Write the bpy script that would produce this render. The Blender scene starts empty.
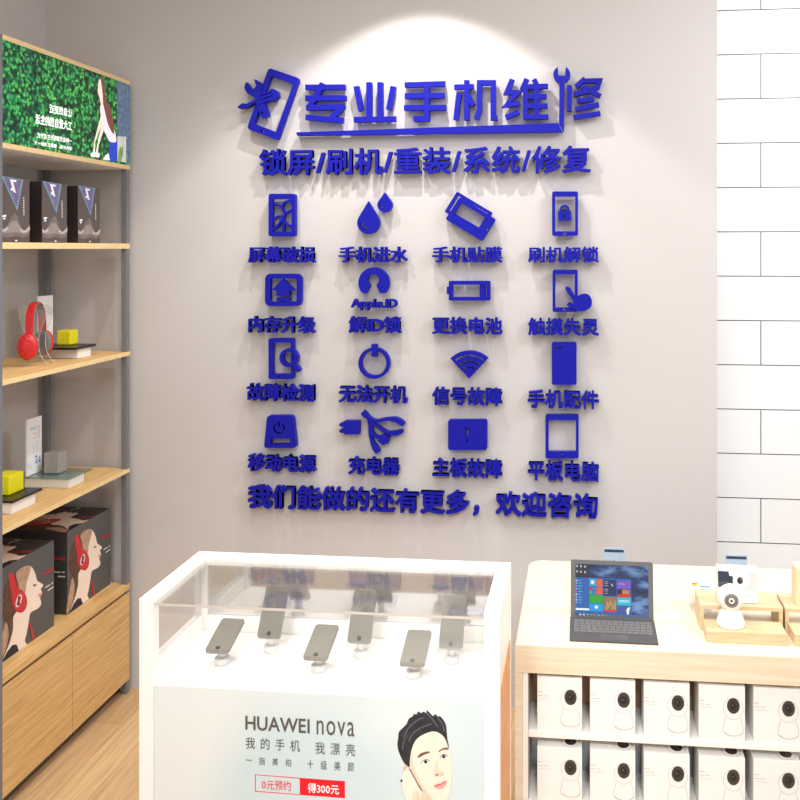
import bpy, bmesh, math, random
from mathutils import Vector, Matrix
from mathutils.geometry import tessellate_polygon
random.seed(7)
C = bpy.context.scene
COL = C.collection
PI = math.pi

# ------------------------------------------------------------------ camera
FP, CX, HZ, H = 900.0, 487.0, 248.0, 1.70          # focal (px), principal column, horizon row, eye height
TH = math.atan(95 / 900)
cam = bpy.data.cameras.new('camera')
cam.sensor_width = 36; cam.sensor_fit = 'HORIZONTAL'
cam.lens = FP / 800 * 36
cam.shift_x = -(CX - 400) / 800
cam.shift_y = -(400 - HZ) / 800
cam.clip_start = .05
co = bpy.data.objects.new('camera', cam); COL.objects.link(co)
co.location = (0, 0, H); co.rotation_euler = (PI / 2, 0, TH)
C.camera = co
# ------------------------------------------------------------------ world, lamps, exposure
w = bpy.data.worlds.new('world'); C.world = w; w.use_nodes = True
w.node_tree.nodes['Background'].inputs[0].default_value = (1.0, 1.0, 1.0, 1)
w.node_tree.nodes['Background'].inputs[1].default_value = .52
C.view_settings.view_transform = 'Standard'; C.view_settings.look = 'None'
C.view_settings.gamma = 1; C.view_settings.use_curve_mapping = False
C.view_settings.exposure = 0.28
def area(name, loc, sx, sy, power, col=(1, .97, .93), rot=(0, 0, 0)):
    l = bpy.data.lights.new(name, 'AREA'); l.shape = 'RECTANGLE'; l.size = sx; l.size_y = sy
    l.energy = power; l.color = col
    o = bpy.data.objects.new(name, l); COL.objects.link(o); o.location = loc; o.rotation_euler = rot
def spot(name, loc, power, deg, blend, r=.02, rot=(0, 0, 0), col=(1, .98, .96)):
    l = bpy.data.lights.new(name, 'SPOT'); l.energy = power; l.spot_size = math.radians(deg)
    l.spot_blend = blend; l.shadow_soft_size = r; l.color = col
    o = bpy.data.objects.new(name, l); COL.objects.link(o); o.location = loc; o.rotation_euler = rot
WARM = (1, .985, .965)
area('ceiling_panel_counters', (-.1, 1.9, 3.0), 1.6, 1.0, 15, WARM)
area('ceiling_panel_front', (-.6, .3, 3.0), 2.4, 1.6, 36, WARM)
area('tiled_wall_fill', (1.7, 2.1, 2.95), 1.0, .8, 46, (.92, .96, 1), (math.radians(30), 0, 0))  # added lamp, tilted at the tiles to keep that wall near white
spot('wall_washer', (-.583, 2.845, 3.0), 40, 97.6, .2, .016)
spot('wall_washer_core', (-.583, 2.845, 2.995), 14, 78, .2, .02)
spot('shelf_downlight', (-1.2, 2.6, 3.0), 40, 110, .8, .03, (0, math.radians(-14), 0))
spot('showcase_front_fill', (-.62, -.5, 2.65), 135, 44, 1, .2, (math.radians(51), 0, 0), (.97, .985, 1))  # unseen spot added behind the camera to fill the showcase front faces
spot('counter_front_fill', (.3, -.5, 2.65), 138, 42, 1, .2, (math.radians(52), 0, 0), (.96, .985, 1))  # added off-frame spot, brightens the counter front and its cartons

# ------------------------------------------------------------------ projection helpers (pixel -> point on a real plane)
RX, RY = math.cos(TH), math.sin(TH); FX, FY = -math.sin(TH), math.cos(TH)
def ray(u, v):
    a = (u - CX) / FP
    return a * RX + FX, a * RY + FY, (HZ - v) / FP
def on_y(u, v, Y):
    d = ray(u, v); t = Y / d[1]; return (d[0] * t, H + d[2] * t)      # X, Z
def on_x(u, v, X):
    d = ray(u, v); t = X / d[0]; return (d[1] * t, H + d[2] * t)      # Y, Z

# ------------------------------------------------------------------ materials
def lin(c):
    return tuple(((x / 255) / 12.92 if x / 255 <= .04045 else ((x / 255 + .055) / 1.055) ** 2.4) for x in c)
def mat(name, rgb, rough=.5, metal=0, emit=0, noise=.03, nscale=40, bump=0, coat=0):
    m = bpy.data.materials.new(name); m.use_nodes = True
    nt = m.node_tree; b = nt.nodes['Principled BSDF']
    c = lin(rgb); b.inputs['Roughness'].default_value = rough; b.inputs['Metallic'].default_value = metal
    b.inputs['Coat Weight'].default_value = coat
    tc = nt.nodes.new('ShaderNodeTexCoord'); n = nt.nodes.new('ShaderNodeTexNoise'); n.inputs['Scale'].default_value = nscale
    nt.links.new(tc.outputs['Object'], n.inputs['Vector'])
    r = nt.nodes.new('ShaderNodeValToRGB'); r.color_ramp.elements[0].position = .3; r.color_ramp.elements[1].position = .7
    r.color_ramp.elements[0].color = (*[x * (1 - noise) for x in c], 1); r.color_ramp.elements[1].color = (*[min(1, x * (1 + noise)) for x in c], 1)
    nt.links.new(n.outputs['Fac'], r.inputs['Fac']); nt.links.new(r.outputs['Color'], b.inputs['Base Color'])
    if emit:
        b.inputs['Emission Color'].default_value = (*c, 1); b.inputs['Emission Strength'].default_value = emit
        nt.links.new(r.outputs['Color'], b.inputs['Emission Color'])
    if bump:
        bp = nt.nodes.new('ShaderNodeBump'); bp.inputs['Strength'].default_value = bump; bp.inputs['Distance'].default_value = .002
        nt.links.new(n.outputs['Fac'], bp.inputs['Height']); nt.links.new(bp.outputs['Normal'], b.inputs['Normal'])
    return m
def wood(name, c1, c2, scale=(3, 60, 60), rough=.45, rot=(0, 0, 0)):
    m = bpy.data.materials.new(name); m.use_nodes = True; nt = m.node_tree; b = nt.nodes['Principled BSDF']
    tc = nt.nodes.new('ShaderNodeTexCoord'); mp = nt.nodes.new('ShaderNodeMapping'); mp.inputs['Scale'].default_value = scale; mp.inputs['Rotation'].default_value = rot
    nt.links.new(tc.outputs['Object'], mp.inputs['Vector'])
    n = nt.nodes.new('ShaderNodeTexNoise'); n.inputs['Scale'].default_value = 1.6; n.inputs['Detail'].default_value = 6; n.inputs['Roughness'].default_value = .65; n.inputs['Distortion'].default_value = .4
    nt.links.new(mp.outputs['Vector'], n.inputs['Vector'])
    r = nt.nodes.new('ShaderNodeValToRGB'); r.color_ramp.elements[0].position = .34; r.color_ramp.elements[1].position = .66
    r.color_ramp.elements[0].color = (*lin(c1), 1); r.color_ramp.elements[1].color = (*lin(c2), 1)
    nt.links.new(n.outputs['Fac'], r.inputs['Fac']); nt.links.new(r.outputs['Color'], b.inputs['Base Color'])
    b.inputs['Roughness'].default_value = rough
    bp = nt.nodes.new('ShaderNodeBump'); bp.inputs['Strength'].default_value = .12; bp.inputs['Distance'].default_value = .001
    nt.links.new(n.outputs['Fac'], bp.inputs['Height']); nt.links.new(bp.outputs['Normal'], b.inputs['Normal'])
    return m
def glass(name, tint=(1, 1, 1), ior=1.45, extra=0.0):
    m = bpy.data.materials.new(name); m.use_nodes = True; nt = m.node_tree; nt.nodes.clear()
    out = nt.nodes.new('ShaderNodeOutputMaterial'); mix = nt.nodes.new('ShaderNodeMixShader')
    tr = nt.nodes.new('ShaderNodeBsdfTransparent'); tr.inputs[0].default_value = (*tint, 1)
    gl = nt.nodes.new('ShaderNodeBsdfGlossy'); gl.inputs['Roughness'].default_value = .02
    lw = nt.nodes.new('ShaderNodeLayerWeight'); lw.inputs['Blend'].default_value = .5
    pw = nt.nodes.new('ShaderNodeMath'); pw.operation = 'POWER'; pw.inputs[1].default_value = 5
    ml = nt.nodes.new('ShaderNodeMath'); ml.operation = 'MULTIPLY'; ml.inputs[1].default_value = .9
    inv = nt.nodes.new('ShaderNodeMath'); inv.operation = 'ADD'; inv.inputs[1].default_value = .04 + extra
    nt.links.new(lw.outputs['Facing'], pw.inputs[0]); nt.links.new(pw.outputs[0], ml.inputs[0]); nt.links.new(ml.outputs[0], inv.inputs[0])
    nt.links.new(inv.outputs[0], mix.inputs[0]); nt.links.new(tr.outputs[0], mix.inputs[1]); nt.links.new(gl.outputs[0], mix.inputs[2])
    nt.links.new(mix.outputs[0], out.inputs[0])
    return m
M = {}
M['wall'] = mat('grey_paint', (202, 197, 195), .85, noise=.015, nscale=180, bump=.05)
M['ceiling'] = mat('ceiling_paint', (225, 222, 218), .9)
M['blue'] = mat('blue_acrylic', (17, 20, 156), .5, noise=.01)
M['blue'].node_tree.nodes['Principled BSDF'].inputs['Specular IOR Level'].default_value = .2
M['white'] = mat('white_lacquer', (246, 243, 238), .35, noise=.005)
M['white_card'] = mat('white_card', (240, 238, 235), .6, noise=.01)
M['steel'] = mat('grey_steel', (124, 125, 130), .5, .2)
M['counter'] = wood('pale_ash', (226, 207, 178), (240, 225, 199), (2.5, 40, 50), .4)
M['ash2'] = wood('pale_ash_riser', (206, 178, 138), (224, 200, 160), (10, 120, 120), .45)
M['oak'] = wood('honey_oak', (196, 152, 92), (226, 188, 128), (60, 3, 70), .5)
M['oak_dark'] = wood('orange_wood_side', (214, 138, 74), (236, 168, 100), (60, 4, 40), .5)
M['edge'] = wood('oak_edge', (226, 192, 134), (244, 218, 166), (90, 20, 160), .5)
M['black'] = mat('black_plastic', (20, 20, 23), .35)
M['charcoal'] = mat('charcoal_fabric', (74, 73, 73), .75, noise=.12, nscale=400)
M['boxgrey'] = mat('charcoal_carton', (88, 86, 85), .6)
M['boxbrown'] = mat('dark_brown_carton', (88, 76, 73), .5)
M['boxblack'] = mat('near_black_carton', (44, 36, 36), .5)
M['shelf_under'] = mat('white_underside', (238, 234, 230), .7)  # near white stands in for bounce light missing under the boards
M['yellow'] = mat('yellow_plastic', (236, 226, 8), .35)
M['silver'] = mat('silver_plastic', (176, 172, 170), .35, .4)
M['red'] = mat('red_plastic', (205, 30, 34), .3, coat=.3)
M['redprint'] = mat('red_print', (208, 38, 48), .5)
M['redbright'] = mat('bright_red_print', (240, 12, 36), .5)
M['padgrey'] = mat('grey_ear_pad', (120, 116, 114), .7)
M['slot'] = mat('dark_recess', (122, 84, 54), .7)
M['shell'] = mat('grey_phone_shell', (140, 137, 130), .35, .2)
M['phone_body'] = mat('white_stand_plastic', (222, 218, 214), .3, .1)
M['phone_face'] = mat('grey_phone_glass', (124, 119, 108), .42, 0, noise=.03, nscale=500)
M['home'] = mat('dark_home_button', (70, 58, 50), .3)
M['phone_blue'] = mat('silver_blue_metal', (176, 192, 210), .35, .25)
M['phone_dark'] = mat('dark_camera_strip', (48, 62, 84), .3)
M['lens'] = mat('smoked_lens', (52, 50, 50), .12, coat=.5)
M['lens2'] = mat('lens_ring', (150, 144, 138), .25, .2)
M['lens4'] = mat('grey_lens', (112, 106, 100), .6)
M['lens3'] = mat('lens_core', (22, 19, 19), .5)
M['p_black'] = mat('ink_black', (38, 36, 38), .5)
M['p_text'] = mat('ink_brown', (92, 82, 74), .5)
M['p_grey'] = mat('ink_grey', (196, 190, 186), .6)
M['p_lgrey'] = mat('ink_pale_grey', (222, 218, 214), .6)
M['p_white'] = mat('ink_white', (240, 240, 240), .6)
M['skin'] = mat('print_skin', (240, 208, 184), .6, nscale=6)
M['skin2'] = mat('print_skin_pale', (246, 226, 208), .6, nscale=6)
M['skin3'] = mat('print_skin_warm', (226, 178, 148), .6, nscale=6)
M['hairb'] = mat('print_hair_brown', (92, 62, 44), .6, noise=.35, nscale=60)
M['hairl'] = mat('print_hair_light', (186, 150, 122), .6, noise=.2, nscale=60)
M['hairk'] = mat('print_hair_black', (40, 40, 46), .6, noise=.35, nscale=45)
M['hairk2'] = mat('print_hair_grey', (92, 92, 98), .6, noise=.3, nscale=60)
M['navy'] = mat('print_navy', (34, 34, 50), .6)
M['lip'] = mat('print_lip', (208, 112, 108), .6)
M['lip2'] = mat('print_lip_pale', (236, 160, 152), .6)
M['tile_hole'] = mat('dark_gap', (60, 45, 38), .8)
M['glass'] = glass('clear_glass')
M['glass_top'] = glass('clear_glass_top', (.97, .97, .96), extra=.04)
M['glass_back'] = glass('clear_glass_back', extra=.36)
M['glass_edge'] = mat('glass_edge', (205, 196, 186), .3)
M['acrylic'] = glass('clear_acrylic', (.985, .985, .985), extra=.05)
M['acrylic_edge'] = mat('acrylic_edge', (222, 214, 208), .2)
M['greenglass'] = glass('green_glass', (.72, .84, .82), extra=.12)
M['mirror'] = mat('grey_mirror_back', (172, 178, 186), .25, .6)
M['brownback'] = mat('brown_back_panel', (190, 146, 112), .35, .2)

def special_mats():
    # tiled wall
    m = bpy.data.materials.new('white_wall_tiles'); m.use_nodes = True; nt = m.node_tree; b = nt.nodes['Principled BSDF']
    tc = nt.nodes.new('ShaderNodeTexCoord'); sp = nt.nodes.new('ShaderNodeSeparateXYZ'); cb = nt.nodes.new('ShaderNodeCombineXYZ')
    nt.links.new(tc.outputs['Object'], sp.inputs[0])
    ax = nt.nodes.new('ShaderNodeMath'); ax.operation = 'ADD'; ax.inputs[1].default_value = .2565
    az = nt.nodes.new('ShaderNodeMath'); az.operation = 'ADD'; az.inputs[1].default_value = .1113 + .0055 + .17083
    nt.links.new(sp.outputs[0], ax.inputs[0]); nt.links.new(sp.outputs[2], az.inputs[0])
    nt.links.new(ax.outputs[0], cb.inputs[0]); nt.links.new(az.outputs[0], cb.inputs[1])
    br = nt.nodes.new('ShaderNodeTexBrick'); br.offset = .5
    br.inputs['Scale'].default_value = 1; br.inputs['Brick Width'].default_value = .47; br.inputs['Row Height'].default_value = .17083
    br.inputs['Mortar Size'].default_value = .0019; br.inputs['Mortar Smooth'].default_value = .1
    br.inputs['Color1'].default_value = (.93, .935, .945, 1); br.inputs['Color2'].default_value = (.935, .94, .95, 1); br.inputs['Mortar'].default_value = (.035, .04, .05, 1)
    nt.links.new(cb.outputs[0], br.inputs['Vector']); nt.links.new(br.outputs['Color'], b.inputs['Base Color'])
    b.inputs['Roughness'].default_value = .3
    M['tiles'] = m
    # floor planks along Y
    m = bpy.data.materials.new('oak_floor_planks'); m.use_nodes = True; nt = m.node_tree; b = nt.nodes['Principled BSDF']
    tc = nt.nodes.new('ShaderNodeTexCoord'); mp = nt.nodes.new('ShaderNodeMapping'); mp.inputs['Rotation'].default_value = (0, 0, -PI / 2); mp.inputs['Location'].default_value = (2.905, 1.59, 0)
    nt.links.new(tc.outputs['Object'], mp.inputs['Vector'])
    br = nt.nodes.new('ShaderNodeTexBrick'); br.offset = .37; br.inputs['Scale'].default_value = 1
    br.inputs['Brick Width'].default_value = .9; br.inputs['Row Height'].default_value = .115; br.inputs['Mortar Size'].default_value = .0012
    br.inputs['Color1'].default_value = (*lin((196, 162, 118)), 1); br.inputs['Color2'].default_value = (*lin((212, 181, 136)), 1); br.inputs['Mortar'].default_value = (*lin((168, 126, 90)), 1)
    nt.links.new(mp.outputs[0], br.inputs['Vector'])
    m2 = nt.nodes.new('ShaderNodeMapping'); m2.inputs['Scale'].default_value = (55, 3, 1); nt.links.new(tc.outputs['Object'], m2.inputs['Vector'])
    n = nt.nodes.new('ShaderNodeTexNoise'); n.inputs['Scale'].default_value = 1.2; n.inputs['Detail'].default_value = 6; n.inputs['Distortion'].default_value = .8; nt.links.new(m2.outputs[0], n.inputs['Vector'])
    r = nt.nodes.new('ShaderNodeValToRGB'); r.color_ramp.elements[0].color = (.78, .74, .7, 1); r.color_ramp.elements[1].color = (1.08, 1.08, 1.08, 1); r.color_ramp.elements[0].position = .3; r.color_ramp.elements[1].position = .7
    nt.links.new(n.outputs['Fac'], r.inputs['Fac'])
    mx = nt.nodes.new('ShaderNodeMixRGB'); mx.blend_type = 'MULTIPLY'; mx.inputs[0].default_value = 1
    nt.links.new(br.outputs['Color'], mx.inputs[1]); nt.links.new(r.outputs[0], mx.inputs[2]); nt.links.new(mx.outputs[0], b.inputs['Base Color'])
    b.inputs['Roughness'].default_value = .42
    M['floor'] = m
    # ivy print
    m = bpy.data.materials.new('ivy_print'); m.use_nodes = True; nt = m.node_tree; b = nt.nodes['Principled BSDF']
    tc = nt.nodes.new('ShaderNodeTexCoord')
    mp = nt.nodes.new('ShaderNodeMapping'); mp.inputs['Scale'].default_value = (1, 1, 1); nt.links.new(tc.outputs['Object'], mp.inputs['Vector'])
    v = nt.nodes.new('ShaderNodeTexVoronoi'); v.inputs['Scale'].default_value = 88; v.inputs['Randomness'].default_value = 1; nz = nt.nodes.new('ShaderNodeTexNoise'); nz.inputs['Scale'].default_value = 45; nt.links.new(mp.outputs[0], nz.inputs['Vector']); vm = nt.nodes.new('ShaderNodeVectorMath'); vm.operation = 'MULTIPLY_ADD'; vm.inputs[1].default_value = (.02, .02, .02); nt.links.new(nz.outputs['Color'], vm.inputs[0]); nt.links.new(mp.outputs[0], vm.inputs[2]); nt.links.new(vm.outputs[0], v.inputs['Vector'])
    sp = nt.nodes.new('ShaderNodeSeparateColor'); nt.links.new(v.outputs['Color'], sp.inputs[0])
    r = nt.nodes.new('ShaderNodeValToRGB'); e = r.color_ramp.elements
    e[0].color = (*lin((6, 40, 26)), 1); e[1].color = (*lin((96, 188, 76)), 1)
    for p, c in ((.3, (12, 86, 56)), (.55, (26, 130, 78)), (.8, (60, 172, 100))):
        x = e.new(p); x.color = (*lin(c), 1)
    nt.links.new(sp.outputs[0], r.inputs['Fac'])
    r2 = nt.nodes.new('ShaderNodeValToRGB'); r2.color_ramp.elements[0].position = .25; r2.color_ramp.elements[0].color = (1, 1, 1, 1); r2.color_ramp.elements[1].position = .75; r2.color_ramp.elements[1].color = (.12, .2, .16, 1)
    nt.links.new(v.outputs['Distance'], r2.inputs['Fac'])
    n = nt.nodes.new('ShaderNodeTexNoise'); n.inputs['Scale'].default_value = 7; nt.links.new(mp.outputs[0], n.inputs['Vector'])
    r3 = nt.nodes.new('ShaderNodeValToRGB'); r3.color_ramp.elements[0].position = .35; r3.color_ramp.elements[0].color = (.45, .6, .75, 1); r3.color_ramp.elements[1].position = .65; r3.color_ramp.elements[1].color = (1.25, 1.15, .8, 1)
    nt.links.new(n.outputs['Fac'], r3.inputs['Fac'])
    a = nt.nodes.new('ShaderNodeMixRGB'); a.blend_type = 'MULTIPLY'; a.inputs[0].default_value = 1; nt.links.new(r.outputs[0], a.inputs[1]); nt.links.new(r2.outputs[0], a.inputs[2])
    c = nt.nodes.new('ShaderNodeMixRGB'); c.blend_type = 'MULTIPLY'; c.inputs[0].default_value = 1; nt.links.new(a.outputs[0], c.inputs[1]); nt.links.new(r3.outputs[0], c.inputs[2])
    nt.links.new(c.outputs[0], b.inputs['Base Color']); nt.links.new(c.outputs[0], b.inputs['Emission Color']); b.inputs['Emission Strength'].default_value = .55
    b.inputs['Roughness'].default_value = .4
    M['ivy'] = m
    # poster backdrop: cool mist printed at the left turning to warm white
    m = bpy.data.materials.new('poster_backdrop_print'); m.use_nodes = True; nt = m.node_tree; b = nt.nodes['Principled BSDF']
    tc = nt.nodes.new('ShaderNodeTexCoord'); n = nt.nodes.new('ShaderNodeTexNoise'); n.inputs['Scale'].default_value = 2.4; n.inputs['Detail'].default_value = 1; nt.links.new(tc.outputs['Object'], n.inputs['Vector'])
    r = nt.nodes.new('ShaderNodeValToRGB'); r.color_ramp.elements[0].position = .38; r.color_ramp.elements[0].color = (*lin((202, 218, 220)), 1); r.color_ramp.elements[1].position = .6; r.color_ramp.elements[1].color = (*lin((228, 230, 227)), 1)
    nt.links.new(n.outputs['Fac'], r.inputs['Fac']); nt.links.new(r.outputs[0], b.inputs['Base Color']); b.inputs['Roughness'].default_value = .45
    M['poster'] = m
    # screen wallpaper (a lit screen)
    m = bpy.data.materials.new('screen_wallpaper'); m.use_nodes = True; nt = m.node_tree; b = nt.nodes['Principled BSDF']
    tc = nt.nodes.new('ShaderNodeTexCoord'); mp = nt.nodes.new('ShaderNodeMapping'); mp.inputs['Rotation'].default_value = (0, .7, 0); mp.inputs['Scale'].default_value = (16, 16, 40); nt.links.new(tc.outputs['Object'], mp.inputs['Vector'])
    n = nt.nodes.new('ShaderNodeTexNoise'); n.inputs['Scale'].default_value = 1; n.inputs['Detail'].default_value = 4; nt.links.new(mp.outputs[0], n.inputs['Vector'])
    r = nt.nodes.new('ShaderNodeValToRGB'); e = r.color_ramp.elements; e[0].position = .38; e[0].color = (*lin((12, 22, 52)), 1); e[1].position = .68; e[1].color = (*lin((112, 150, 196)), 1); x = e.new(.5); x.color = (*lin((30, 52, 100)), 1)
    nt.links.new(n.outputs['Fac'], r.inputs['Fac']); nt.links.new(r.outputs[0], b.inputs['Emission Color']); b.inputs['Emission Strength'].default_value = .85; b.inputs['Base Color'].default_value = (.02, .02, .03, 1); b.inputs['Roughness'].default_value = .2
    M['wallpaper'] = m
special_mats()
def scr(rgb, s=.85):
    k = 'screen_%d_%d_%d' % rgb
    if k not in M:
        m = mat(k, rgb, .3, noise=.02, emit=s); m.node_tree.nodes['Principled BSDF'].inputs['Base Color'].default_value = (.02, .02, .02, 1)
        for l in list(m.node_tree.links):
            if l.to_socket.name == 'Base Color': m.node_tree.links.remove(l)
        M[k] = m
    return M[k]

# ------------------------------------------------------------------ object helpers
def thing(name, label, cat, loc=(0, 0, 0), rz=0, group=None):
    o = bpy.data.objects.new(name, None); COL.objects.link(o); o.location = loc; o.rotation_euler = (0, 0, rz)
    o.empty_display_size = .05; o['label'] = label; o['category'] = cat
    if group: o['group'] = group
    return o
def tag(o, label, cat, group=None):
    o['label'] = label; o['category'] = cat
    if group: o['group'] = group
    return o
def link(name, me, mats, parent=None, world=True):
    """mesh given in world coordinates when world=True; stored relative to its thing"""
    for m in (mats if isinstance(mats, (list, tuple)) else [mats]): me.materials.append(m)
    o = bpy.data.objects.new(name, me); COL.objects.link(o)
    if parent is not None:
        o.parent = parent
        if world:
            off = Vector((0, 0, 0)); p = parent
            while p is not None: off += Vector(p.location); p = p.parent
            me.transform(Matrix.Translation(-off))
    return o
def copy_tree(o, parent=None, **kw):
    c = o.copy(); COL.objects.link(c)
    if parent is not None: c.parent = parent
    for ch in list(o.children): copy_tree(ch, c)
    for k, v in kw.items(): c[k] = v
    return c
class MB:
    def __init__(s): s.bm = bmesh.new(); s.mi = 0
    def _m(s, fs):
        for f in fs: f.material_index = s.mi
    def box(s, x0, x1, y0, y1, z0, z1, bev=0, seg=2):
        r = bmesh.ops.create_cube(s.bm, size=1)
        for v in r['verts']:
            v.co = Vector(((x0 + x1) / 2 + v.co.x * (x1 - x0), (y0 + y1) / 2 + v.co.y * (y1 - y0), (z0 + z1) / 2 + v.co.z * (z1 - z0)))
        fs = list({f for v in r['verts'] for f in v.link_faces}); s._m(fs)
        if bev:
            es = list({e for v in r['verts'] for e in v.link_edges})
            rr = bmesh.ops.bevel(s.bm, geom=es, offset=bev, segments=seg, profile=.5, affect='EDGES', clamp_overlap=True)
            s._m(rr['faces'])
        return s
    def lathe(s, prof, c=(0, 0, 0), n=32, mtx=None, caps=True):
        rings = []
        for r, z in prof:
            ring = []
            for k in range(n):
                a = 2 * PI * k / n; p = Vector((r * math.cos(a), r * math.sin(a), z))
                if mtx: p = mtx @ p
                ring.append(s.bm.verts.new(p + Vector(c)))
            rings.append(ring)
        fs = []
        for a, b in zip(rings, rings[1:]):
            for k in range(n): fs.append(s.bm.faces.new((a[k], a[(k + 1) % n], b[(k + 1) % n], b[k])))
        for f in fs: f.smooth = True
        if caps:
            fs.append(s.bm.faces.new(rings[0][::-1])); fs.append(s.bm.faces.new(rings[-1]))
        s._m(fs); return s
    def prism(s, loops, base, U, V, N, t):
        """loops (outer first, then holes) in plane coordinates; from base plane, thickness t along N"""
        base, U, V, N = map(Vector, (base, U, V, N))
        P = []
        for lp in loops: P.append([base + U * a + V * b for a, b in lp])
        flat = [p for lp in P for p in lp]
        tri = tessellate_polygon([[Vector((a, b, 0)) for a, b in lp] for lp in loops])
        top = [s.bm.verts.new(p + N * t) for p in flat]
        fs = []
        for t3 in tri:
            if len(set(t3)) < 3: continue
            try: f = s.bm.faces.new([top[i] for i in t3]); fs.append(f)
            except ValueError: pass
        for f in fs:
            f.normal_update()
            if f.normal.dot(N) < 0: f.normal_flip()
        if t > 1e-4 and s.solid:
            bot = [s.bm.verts.new(p) for p in flat]
            for t3 in tri:
                if len(set(t3)) < 3: continue
                try: f = s.bm.faces.new([bot[i] for i in t3]); fs.append(f)
                except ValueError: continue
                f.normal_update()
                if f.normal.dot(N) > 0: f.normal_flip()
            i0 = 0
            for li, lp in enumerate(P):
                n = len(lp); area2 = sum(loops[li][k][0] * loops[li][(k + 1) % n][1] - loops[li][(k + 1) % n][0] * loops[li][k][1] for k in range(n))
                ccw = (area2 > 0) == (li == 0)
                for k in range(n):
                    a, b = i0 + k, i0 + (k + 1) % n
                    q = (bot[a], bot[b], top[b], top[a]) if ccw else (bot[b], bot[a], top[a], top[b])
                    try: fs.append(s.bm.faces.new(q))
                    except ValueError: pass
                i0 += n
        s._m(fs); return s
    solid = True
    def tube(s, pts, r, n=12, cap=True, flat=None):
        pts = [Vector(p) for p in pts]; rs = r if isinstance(r, (list, tuple)) else [r] * len(pts)
        rings = []; up = None
        for i, p in enumerate(pts):
            d = (pts[min(i + 1, len(pts) - 1)] - pts[max(i - 1, 0)]).normalized()
            if up is None:
                up = d.orthogonal().normalized()
            up = (up - d * up.dot(d)).normalized(); sd = d.cross(up)
            rings.append([s.bm.verts.new(p + (up * math.cos(2 * PI * k / n) + sd * math.sin(2 * PI * k / n)) * rs[i]) for k in range(n)])
        fs = []
        for a, b in zip(rings, rings[1:]):
            for k in range(n): fs.append(s.bm.faces.new((a[k], a[(k + 1) % n], b[(k + 1) % n], b[k])))
        for f in fs: f.smooth = True
        if cap: fs.append(s.bm.faces.new(rings[0][::-1])); fs.append(s.bm.faces.new(rings[-1]))
        s._m(fs); return s
    def build(s, name, mats, parent=None, world=True):
        me = bpy.data.meshes.new(name); bmesh.ops.recalc_face_normals(s.bm, faces=s.bm.faces[:]) if s.recalc else None
        s.bm.to_mesh(me); s.bm.free(); return link(name, me, mats, parent, world)
    recalc = False
def box(name, x0, x1, y0, y1, z0, z1, m, parent=None, bev=0, world=True):
    return MB().box(x0, x1, y0, y1, z0, z1, bev).build(name, m, parent, world)
def struct(o): o['kind'] = 'structure'; return o

# 2-D loop helpers ------------------------------------------------
def rrect(x0, y0, x1, y1, r, n=5):
    r = min(r, abs(x1 - x0) / 2, abs(y1 - y0) / 2); out = []
    for cx, cy, a0 in ((x1 - r, y1 - r, 0), (x0 + r, y1 - r, 90), (x0 + r, y0 + r, 180), (x1 - r, y0 + r, 270)):
        for k in range(n + 1):
            a = math.radians(a0 + 90 * k / n); out.append((cx + r * math.cos(a), cy + r * math.sin(a)))
    return out
def ell(cx, cy, rx, ry, n=28, rot=0):
    out = []
    for k in range(n):
        a = 2 * PI * k / n; x, y = rx * math.cos(a), ry * math.sin(a)
        out.append((cx + x * math.cos(rot) - y * math.sin(rot), cy + x * math.sin(rot) + y * math.cos(rot)))
    return out
def arc(cx, cy, r, a0, a1, n=20):
    return [(cx + r * math.cos(math.radians(a0 + (a1 - a0) * k / n)), cy + r * math.sin(math.radians(a0 + (a1 - a0) * k / n))) for k in range(n + 1)]
def seg(x0, y0, x1, y1, w, w2=None):
    w2 = w if w2 is None else w2; dx, dy = x1 - x0, y1 - y0; l = math.hypot(dx, dy); nx, ny = -dy / l, dx / l
    return [(x0 + nx * w / 2, y0 + ny * w / 2), (x1 + nx * w2 / 2, y1 + ny * w2 / 2), (x1 - nx * w2 / 2, y1 - ny * w2 / 2), (x0 - nx * w / 2, y0 - ny * w / 2)]
def poly(pts, w):
    """thick polyline with mitred corners"""
    L, R_ = [], []
    for i, p in enumerate(pts):
        a = pts[max(i - 1, 0)]; b = pts[min(i + 1, len(pts) - 1)]
        d1 = Vector((p[0] - a[0], p[1] - a[1])); d2 = Vector((b[0] - p[0], b[1] - p[1]))
        if i == 0: d1 = d2
        if i == len(pts) - 1: d2 = d1
        d1.normalize(); d2.normalize(); n1 = Vector((-d1.y, d1.x)); n2 = Vector((-d2.y, d2.x))
        m = (n1 + n2); m.normalize(); k = min(1 / max(m.dot(n1), .3), 2.2); ww = w[i] if isinstance(w, (list, tuple)) else w
        L.append((p[0] + m.x * k * ww / 2, p[1] + m.y * k * ww / 2)); R_.append((p[0] - m.x * k * ww / 2, p[1] - m.y * k * ww / 2))
    return L + R_[::-1]
def rpoly(pts, r, n=4):
    out = []; N = len(pts)
    for i, p in enumerate(pts):
        p = Vector(p); a = (Vector(pts[i - 1]) - p); b = (Vector(pts[(i + 1) % N]) - p); k = min(r, a.length / 2.1, b.length / 2.1)
        A = p + a.normalized() * k; B = p + b.normalized() * k
        for j in range(n + 1):
            t = j / n; q = A * (1 - t) ** 2 + p * 2 * t * (1 - t) + B * t * t; out.append((q.x, q.y))
    return out
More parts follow.
